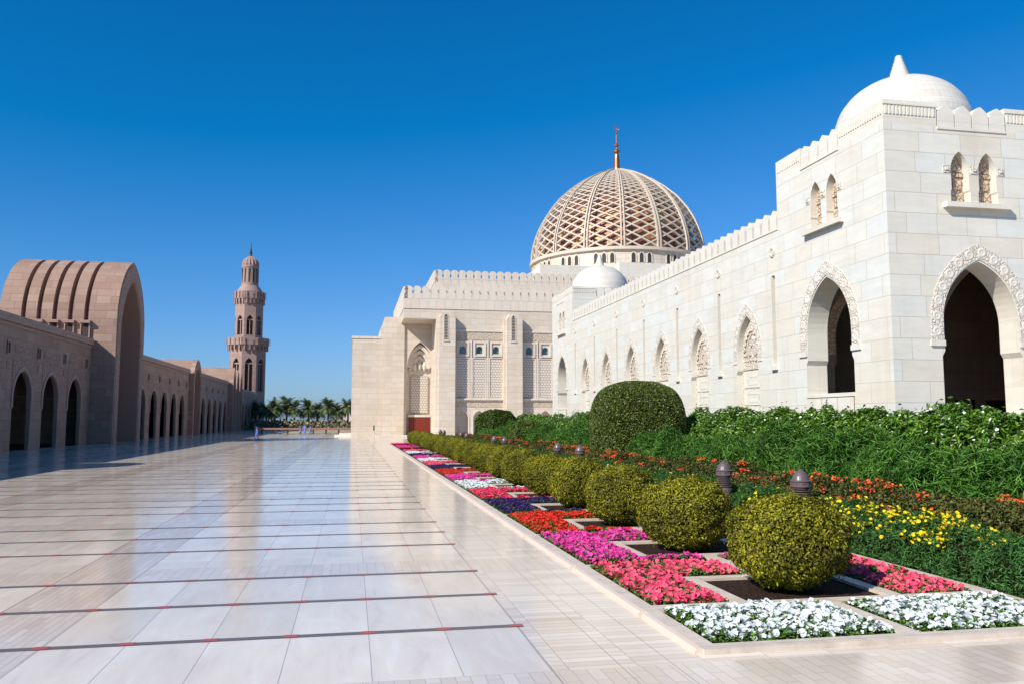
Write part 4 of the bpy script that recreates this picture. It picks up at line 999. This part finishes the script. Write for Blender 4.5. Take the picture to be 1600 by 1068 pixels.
def bed(rects, seed, dens=320):
    rng = np.random.default_rng(seed); P = []; Q = []
    for (x0, x1, y0, y1) in rects:
        n = int((x1 - x0) * (y1 - y0) * dens); P.append(np.stack([rng.uniform(x0 + .03, x1 - .03, n), rng.uniform(y0 + .03, y1 - .03, n), np.zeros(n)], 1))
        m = int((x1 - x0) * (y1 - y0) * 1500); Q.append(np.stack([rng.uniform(x0 + .01, x1 - .01, m), rng.uniform(y0 + .01, y1 - .01, m), np.zeros(m)], 1))
    P = np.concatenate(P); Q = np.concatenate(Q)
    def hmap(A):
        e = np.full(len(A), 9.)
        for (x0, x1, y0, y1) in rects:
            ins = (A[:, 0] > x0 - .05) & (A[:, 0] < x1 + .05) & (A[:, 1] > y0 - .05) & (A[:, 1] < y1 + .05)
            d = np.minimum(np.minimum(A[:, 0] - x0, x1 - A[:, 0]), np.minimum(A[:, 1] - y0, y1 - A[:, 1])); e = np.where(ins, np.minimum(e, d), e)
        return (.10 + .035 * fnoise(A * np.array([1, 1, 0]), 6, seed)) * (.55 + .45 * np.clip(e / .18, 0, 1))
    gap = fnoise(P * np.array([1, 1, 0]), 9, seed + 3); P = P[gap > -.55]
    P[:, 2] = hmap(P) + rng.uniform(-.03, .03, len(P)); Q[:, 2] = hmap(Q) * rng.uniform(.25, 1.12, len(Q))
    V, F = flowers(P, rng.uniform(.055, .105, len(P)), rng); t = np.repeat(rng.uniform(0, 1, len(P)), 10)
    return V, F, t, Q, rng
def petal(name, cols): return leafmat(name, cols, .6, .2, .2)
PET = dict(white=petal('white_petals', [(.55, .60, .62), (.72, .75, .73), (.80, .80, .77)]), coral=petal('coral_petals', [(.62, .045, .11), (.82, .08, .17), (.86, .16, .22)]),
           magenta=petal('magenta_petals', [(.52, .02, .20), (.74, .04, .32), (.82, .11, .42)]), red=petal('red_petals', [(.42, .008, .006), (.62, .02, .012), (.70, .045, .02)]),
           purple=petal('purple_petals', [(.012, .004, .045), (.03, .007, .09), (.05, .015, .14)]), crimson=petal('crimson_petals', [(.52, .01, .06), (.75, .025, .11), (.80, .10, .16)]))
seq = ['coral', 'magenta', 'red', 'purple', 'crimson', 'white', 'magenta', 'red', 'purple', 'coral', 'white', 'magenta', 'purple', 'white', 'coral', 'purple', 'crimson', 'magenta', 'purple', 'coral']
cnt = {}
def mkbed(color, meV, meL, y, label):
    b = empty('flower_bed', (XC, y, .02), label, 'flower bed', 'petunia beds along the plaza kerb')
    o = put('blossoms', meV, b); o.material_slots[0].link = 'OBJECT'; o.material_slots[0].material = PET[color]
    put('foliage', meL, b)
def bedmeshes(rects, seed, dens=320):
    V, F, t, Q, rng = bed(rects, seed, dens)
    return rawmesh('blossoms', V, F, t, [PET['white']]), leafmesh('bed_foliage', Q, np.tile([0, 0, 1.], (len(Q), 1)), .055, .03, rng.uniform(0, 1, len(Q)), [PETL], rng, spread=.6)
x = XC
wl = bedmeshes([(4.12 - x, 6.46 - x, 9.03 - 9, 10.70 - 9)], 41, 310); wr = bedmeshes([(6.78 - x, 9.17 - x, 9.03 - 9, 10.70 - 9)], 42, 310)
mkbed('white', *wl, 9, 'nearest white petunia bed, left of the centre kerb in the foreground'); mkbed('white', *wr, 9, 'foreground white petunia bed right of the centre kerb, at the right edge of the view')
c = PIT0
f0 = [(4.12, 5.26, 10.99, 14.12), (5.26, 6.46, 12.85, 14.12)]; f0r = [(7.97, 9.17, 10.99, 14.12), (6.78, 7.97, 12.85, 14.12)]
gen = [(4.12, 5.26, -1.35, 2.35), (5.26, 6.46, 1.03, 2.35), (5.26, 6.46, -1.35, -1.05)]; genr = [(7.97, 9.17, -1.35, 2.35), (6.78, 7.97, 1.03, 2.35), (6.78, 7.97, -1.35, -1.05)]
sh = lambda R__, dy: [(a - x, b - x, c0 - dy, d0 - dy) for a, b, c0, d0 in R__]
M0, M0r, MG, MG2, MGr = bedmeshes(sh(f0, c), 50), bedmeshes(sh(f0r, c), 51), bedmeshes(sh(gen, 0), 52), bedmeshes(sh(gen, 0), 54), bedmeshes(sh(genr, 0), 53)
for k in range(NB):
    col_ = seq[k]; cnt[col_] = cnt.get(col_, 0) + 1; yc = PIT0 + PER * k
    mkbed(col_, *(M0 if k == 0 else (MG if k % 2 else MG2)), yc, '%s petunia bed beside the plaza kerb, %s %s one beyond the foreground white bed' % (col_, bs[cnt[col_] - 1], col_) if cnt[col_] > 1 else '%s petunia bed beside the plaza kerb, nearest of that colour beyond the foreground' % col_)
    if k < 4: mkbed(col_, *(M0r if k == 0 else MGr), yc, '%s petunia bed behind the %s round bush, on the far side from the plaza' % (col_, bs[k]))

# ================================================================== planted rows
def rowmesh(name, seed, x0, x1, h, L, nleaf, ll, lw, mats, prof=2.6, lump=.12, s1=1.2, toneb=.45, spread=1.0, up=.2, toplump=.0):
    """leaves spread over the rounded cross-section of a planted row of length L"""
    rng = np.random.default_rng(seed); n = nleaf; th = rng.uniform(-.10, math.pi + .10, n); y = rng.uniform(0, L, n); hw = (x1 - x0) / 2; xc_ = (x0 + x1) / 2
    cx_ = np.cos(th); cz = np.sin(th); rr = 1 / (np.abs(cx_) ** prof + np.abs(cz) ** prof) ** (1 / prof)
    P = np.stack([cx_ * rr * hw, y, np.maximum(cz * rr, 0) * h], 1); Dn = np.stack([cx_, np.zeros(n), cz], 1)
    Z = P.copy(); lm = 1 + lump * fnoise(Z, s1, seed) + lump * .6 * fnoise(Z, s1 * 2.9, seed + 1) - .30 * rng.uniform(0, 1, n) ** 2
    P[:, 0] *= lm; P[:, 2] = np.maximum(P[:, 2] * (lm + toplump * fnoise(Z * np.array([1, 1, 0]), s1 * 1.7, seed + 9)), .02 + .1 * rng.uniform(0, 1, n)); P[:, 0] += xc_
    st = rng.uniform(0, 1, n) < .05; P[st, 2] += rng.uniform(0, .10, st.sum()) * h; P[st, 0] += Dn[st, 0] * rng.uniform(0, .08, st.sum()) * hw
    tone = toneb + .2 * fnoise(P, s1 * 2, seed + 5) + rng.normal(0, .17, n)
    return P, Dn, tone, rng
def coremesh(x0, x1, h, L, s=.8):  # solid core added behind the leaves to close see-through gaps
    q = MB(); w = (x1 - x0) / 2 * s; xc_ = (x0 + x1) / 2
    poly = [(xc_ - w, 0), (xc_ - w, h * s * .6), (xc_ - w * .6, h * s), (xc_ + w * .6, h * s), (xc_ + w, h * s * .6), (xc_ + w, 0)]
    n = len(poly); q.add([(a, 0, b) for a, b in poly] + [(a, L, b) for a, b in poly], [tuple(range(n)), tuple(range(2 * n - 1, n - 1, -1))] + [(i, (i + 1) % n, (i + 1) % n + n, i + n) for i in range(n)])
    return q
def row(rname, label, cat, xr, y0, L, nseg, h, meF, meB, bname='blossoms', corex=None):
    r = empty(rname, (0, y0, 0), label, cat); cm = None
    for k in range(nseg):
        put('foliage', meF[k % len(meF)], r, (0, k * L, 0))
        if meB: put(bname, meB[k % len(meB)], r, (0, k * L, 0))
        if cm is None:
            q = coremesh(xr[0], xr[1], h, L); q.v = [(a, b + y0, c) for a, b, c in q.v]; cm = q.build('foliage_core', COREM, r)
        else: dup(cm, r, (0, k * L, 0))
    return r
GWH = leafmat('glossy_hedge_leaves', [(.025, .06, .006), (.065, .15, .012), (.135, .27, .02), (.26, .42, .06)], .32, .15, .5)
FEA = leafmat('feathery_green_leaves', [(.015, .055, .008), (.05, .145, .016), (.11, .26, .03), (.24, .42, .09)], .45, .2)
MAR = leafmat('marigold_leaves', [(.015, .05, .010), (.05, .15, .03), (.12, .28, .06)], .5, .15)
IXO = leafmat('ixora_leaves', [(.018, .03, .008), (.05, .065, .012), (.11, .12, .02), (.14, .045, .02)], .45, .1)
WP = petal('white_hedge_petals', [(.75, .78, .74), (.8, .8, .78)]); YP = petal('yellow_petals', [(.72, .52, .01), (.80, .66, .02)]); OP = petal('orange_red_petals', [(.55, .05, .015), (.75, .10, .03), (.8, .2, .06)])
def topsel(P, rng, n, frac): i = rng.choice(len(P), n, replace=False); return i
segs = {}
def mk(seed, x0, x1, h, L, nl, ll, lw, m, nb, bsize, bm, clusters=0, **kw):
    P, Dn, tone, rng = rowmesh('r', seed, x0, x1, h, L, nl, ll, lw, None, **kw)
    lm = leafmesh('row_foliage', P, Dn, rng.uniform(ll * .7, ll * 1.3, nl), rng.uniform(lw * .7, lw * 1.3, nl), tone, [m], rng, spread=kw.get('spread', .9), up=kw.get('up', .2))
    if nb == 0: return lm, None
    out = P[(P[:, 2] > h * kw.get('bz', .55)) if False else slice(None)]
    cand = np.where((P[:, 2] > h * (.35 if clusters == 0 else .6)))[0]
    if clusters:
        c = P[rng.choice(cand, clusters)]; per = nb // clusters; B = np.repeat(c, per, 0) + rng.normal(0, 1, (per * clusters, 3)) * np.array([.075, .075, .04]) + np.array([0, 0, .06])
    else: B = P[rng.choice(cand, nb)] + rng.normal(0, .02, (nb, 3)) + np.array([-.03, 0, .03])
    V, F = flowers(B, rng.uniform(bsize * .8, bsize * 1.25, len(B)), rng, .7)
    return lm, rawmesh('row_blossoms', V, F, np.repeat(rng.uniform(0, 1, len(B)), 10), [bm])
LS = 8.0
wh1 = [mk(61 + i, 16.4, 19.3, 2.75, LS, 26000, .19, .07, GWH, 420, .095, WP, 0, lump=.11, s1=2.0, toplump=.13, up=.35) for i in range(3)]
row('white_flower_hedge', 'long glossy green hedge dotted with small white flowers along the foot of the white wall', 'hedge', (16.5, 19.2), 15, LS, 9, 2.6, [a for a, b in wh1], [b for a, b in wh1])
fe1 = [mk(71 + i, 12.5, 16.3, 1.75, LS, 30000, .30, .028, FEA, 0, .08, WP, 0, lump=.26, s1=1.5, spread=1.2, toplump=.22, up=.1) for i in range(3)]
row('feathery_shrub_row', 'band of loose feathery bright green shrubs in front of the white flowered hedge', 'shrubs', (12.7, 16.2), 11.5, LS, 9, 1.55, [a for a, b in fe1], None)
ix1 = [mk(81 + i, 10.9, 12.6, 1.08, LS, 26000, .085, .042, IXO, 1100, .055, OP, 40, lump=.16, s1=2.4, toplump=.1) for i in range(3)]
row('orange_flower_row', 'row of reddish green shrubs with clusters of orange red flowers', 'shrubs', (11.0, 12.5), 9.6, LS, 10, .95, [a for a, b in ix1], [b for a, b in ix1])
ma1 = [mk(91 + i, 9.55, 10.95, .80, LS, 32000, .105, .018, MAR, 480, .085, YP, 150, lump=.24, s1=4.6, spread=1.1, toplump=.16, up=.45) for i in range(2)]
yb = []
for (sd_, nb_, ncl, ylo, yhi) in ((201, 800, 190, 3.2, 6.9), (202, 200, 60, 0, 8)):
    P, Dn, tone, rng = rowmesh('r', 91, 9.55, 10.95, .80, LS, 32000, 0, 0, None, lump=.24, s1=4.6, toplump=.16)
    cand = np.where((P[:, 2] > .42) & (P[:, 1] > ylo) & (P[:, 1] < yhi) & (Dn[:, 0] < .75))[0]; c = P[rng.choice(cand, ncl)]
    if ylo > 0: c = np.concatenate([c, P[rng.choice(np.where(P[:, 2] > .5)[0], 14)]])
    B = np.repeat(c, nb_ // ncl, 0); B = B + rng.normal(0, 1, B.shape) * np.array([.06, .06, .035]) + np.array([-.03, 0, .05])
    V, F = flowers(B, rng.uniform(.055, .085, len(B)), rng, .6); yb.append(rawmesh('row_blossoms', V, F, np.repeat(rng.uniform(0, 1, len(B)), 10), [YP]))
row('marigold_row', 'dense row of feathery green marigold plants with yellow flowers beside the outer kerb', 'flowers', (9.65, 10.85), 8.85, LS, 10, .7, [a for a, b in ma1], [yb[0]] + [yb[1]] * 9)

# ================================================================== topiary and single shrubs
TOPL = leafmat('clipped_topiary_leaves', [(.022, .034, .006), (.06, .088, .010), (.12, .155, .018), (.21, .25, .035)], .38, .08, .5)
def dometop(seed, n, e=2.9):
    rng = np.random.default_rng(seed); P, D = superball(n, rng, 1, 1, 1, e); P = P[D[:, 2] > -.62]; D = D[D[:, 2] > -.62]; n = len(P)
    P *= (1 + .012 * fnoise(D, 6, seed) - .035 * rng.uniform(0, 1, n) ** 2)[:, None]
    tone = .45 + .12 * fnoise(P, 14, seed) + rng.normal(0, .19, n); return P, D, tone, rng
P, D, tone, rng = dometop(31, 70000, 3.0); P = P * np.array([2.27, 2.27, 2.60]) + np.array([0, 0, 1.95]); P = P[(P[:, 2] > .1)]; kk = len(P)
tm = leafmesh('topiary_foliage', P, D[:kk], .11, .055, tone[:kk], [TOPL], rng, spread=.55, up=.1)
tp = empty('topiary', (14.35, 40.2, 0), 'huge clipped dome shaped dark green topiary standing before the white wall', 'topiary')
put('foliage', tm, tp)
q = MB(); q.lathe((14.35, 40.2, 0), [(1.75, 0), (2.0, 1.2), (2.02, 2.4), (1.8, 3.4), (1.1, 4.15), (.2, 4.35)], 24); q.build('foliage_core', COREM, tp)
DSH = leafmat('dark_shrub_leaves', [(.015, .03, .004), (.05, .085, .008), (.11, .16, .018)], .45, .1)
YGS = leafmat('yellow_green_leaves', [(.03, .06, .01), (.09, .14, .02), (.17, .22, .03)], .5, .15)
def shrub(x, y, rx, rz, m, seed, n, label, ls=.14, lw=.07, lump=.12):
    rng = np.random.default_rng(seed); P, D = superball(n, rng, 1, 1, 1, 2.2); k = D[:, 2] > -.75; P = P[k]; D = D[k]; n = len(P)
    P *= (1 + lump * fnoise(D, 3.5, seed) + lump * .5 * fnoise(D, 9, seed) - .22 * rng.uniform(0, 1, n) ** 2)[:, None]; P = P * np.array([rx, rx, rz]) + np.array([0, 0, rz * .85]); P[:, 2] = np.maximum(P[:, 2], .05)
    me = leafmesh('shrub_foliage', P, D, ls, lw, .45 + .2 * fnoise(P, 3, seed) + rng.normal(0, .18, n), [m], rng, spread=.8)
    o = empty('shrub', (x, y, 0), label, 'shrub'); put('foliage', me, o)
    q = MB(); q.lathe((x, y, 0), [(rx * .4, 0), (rx * .78, rz * .5), (rx * .78, rz * 1.1), (rx * .4, rz * 1.55), (.05, rz * 1.65)], 12); q.build('foliage_core', COREM, o)
shrub(14.0, 79.5, 2.15, 1.95, DSH, 33, 16000, 'dark green rounded shrub at the far end of the garden near the hall', .2, .12, .10)
shrub(13.2, 62, 1.6, 1.35, YGS, 34, 9000, 'yellow green rounded shrub left of the topiary', .15, .07)
shrub(12.4, 76, 1.1, .95, FEA, 35, 6000, 'bright green low shrub in front of the dark shrub', .2, .04)
shrub(12.0, 46.5, .75, .72, YGS, 36, 4000, 'small golden shrub just left of the topiary foot', .1, .05)
shrub(15.2, 51.5, 1.9, 1.25, FEA, 37, 9000, 'feathery green shrub beside the left flank of the topiary', .25, .035)
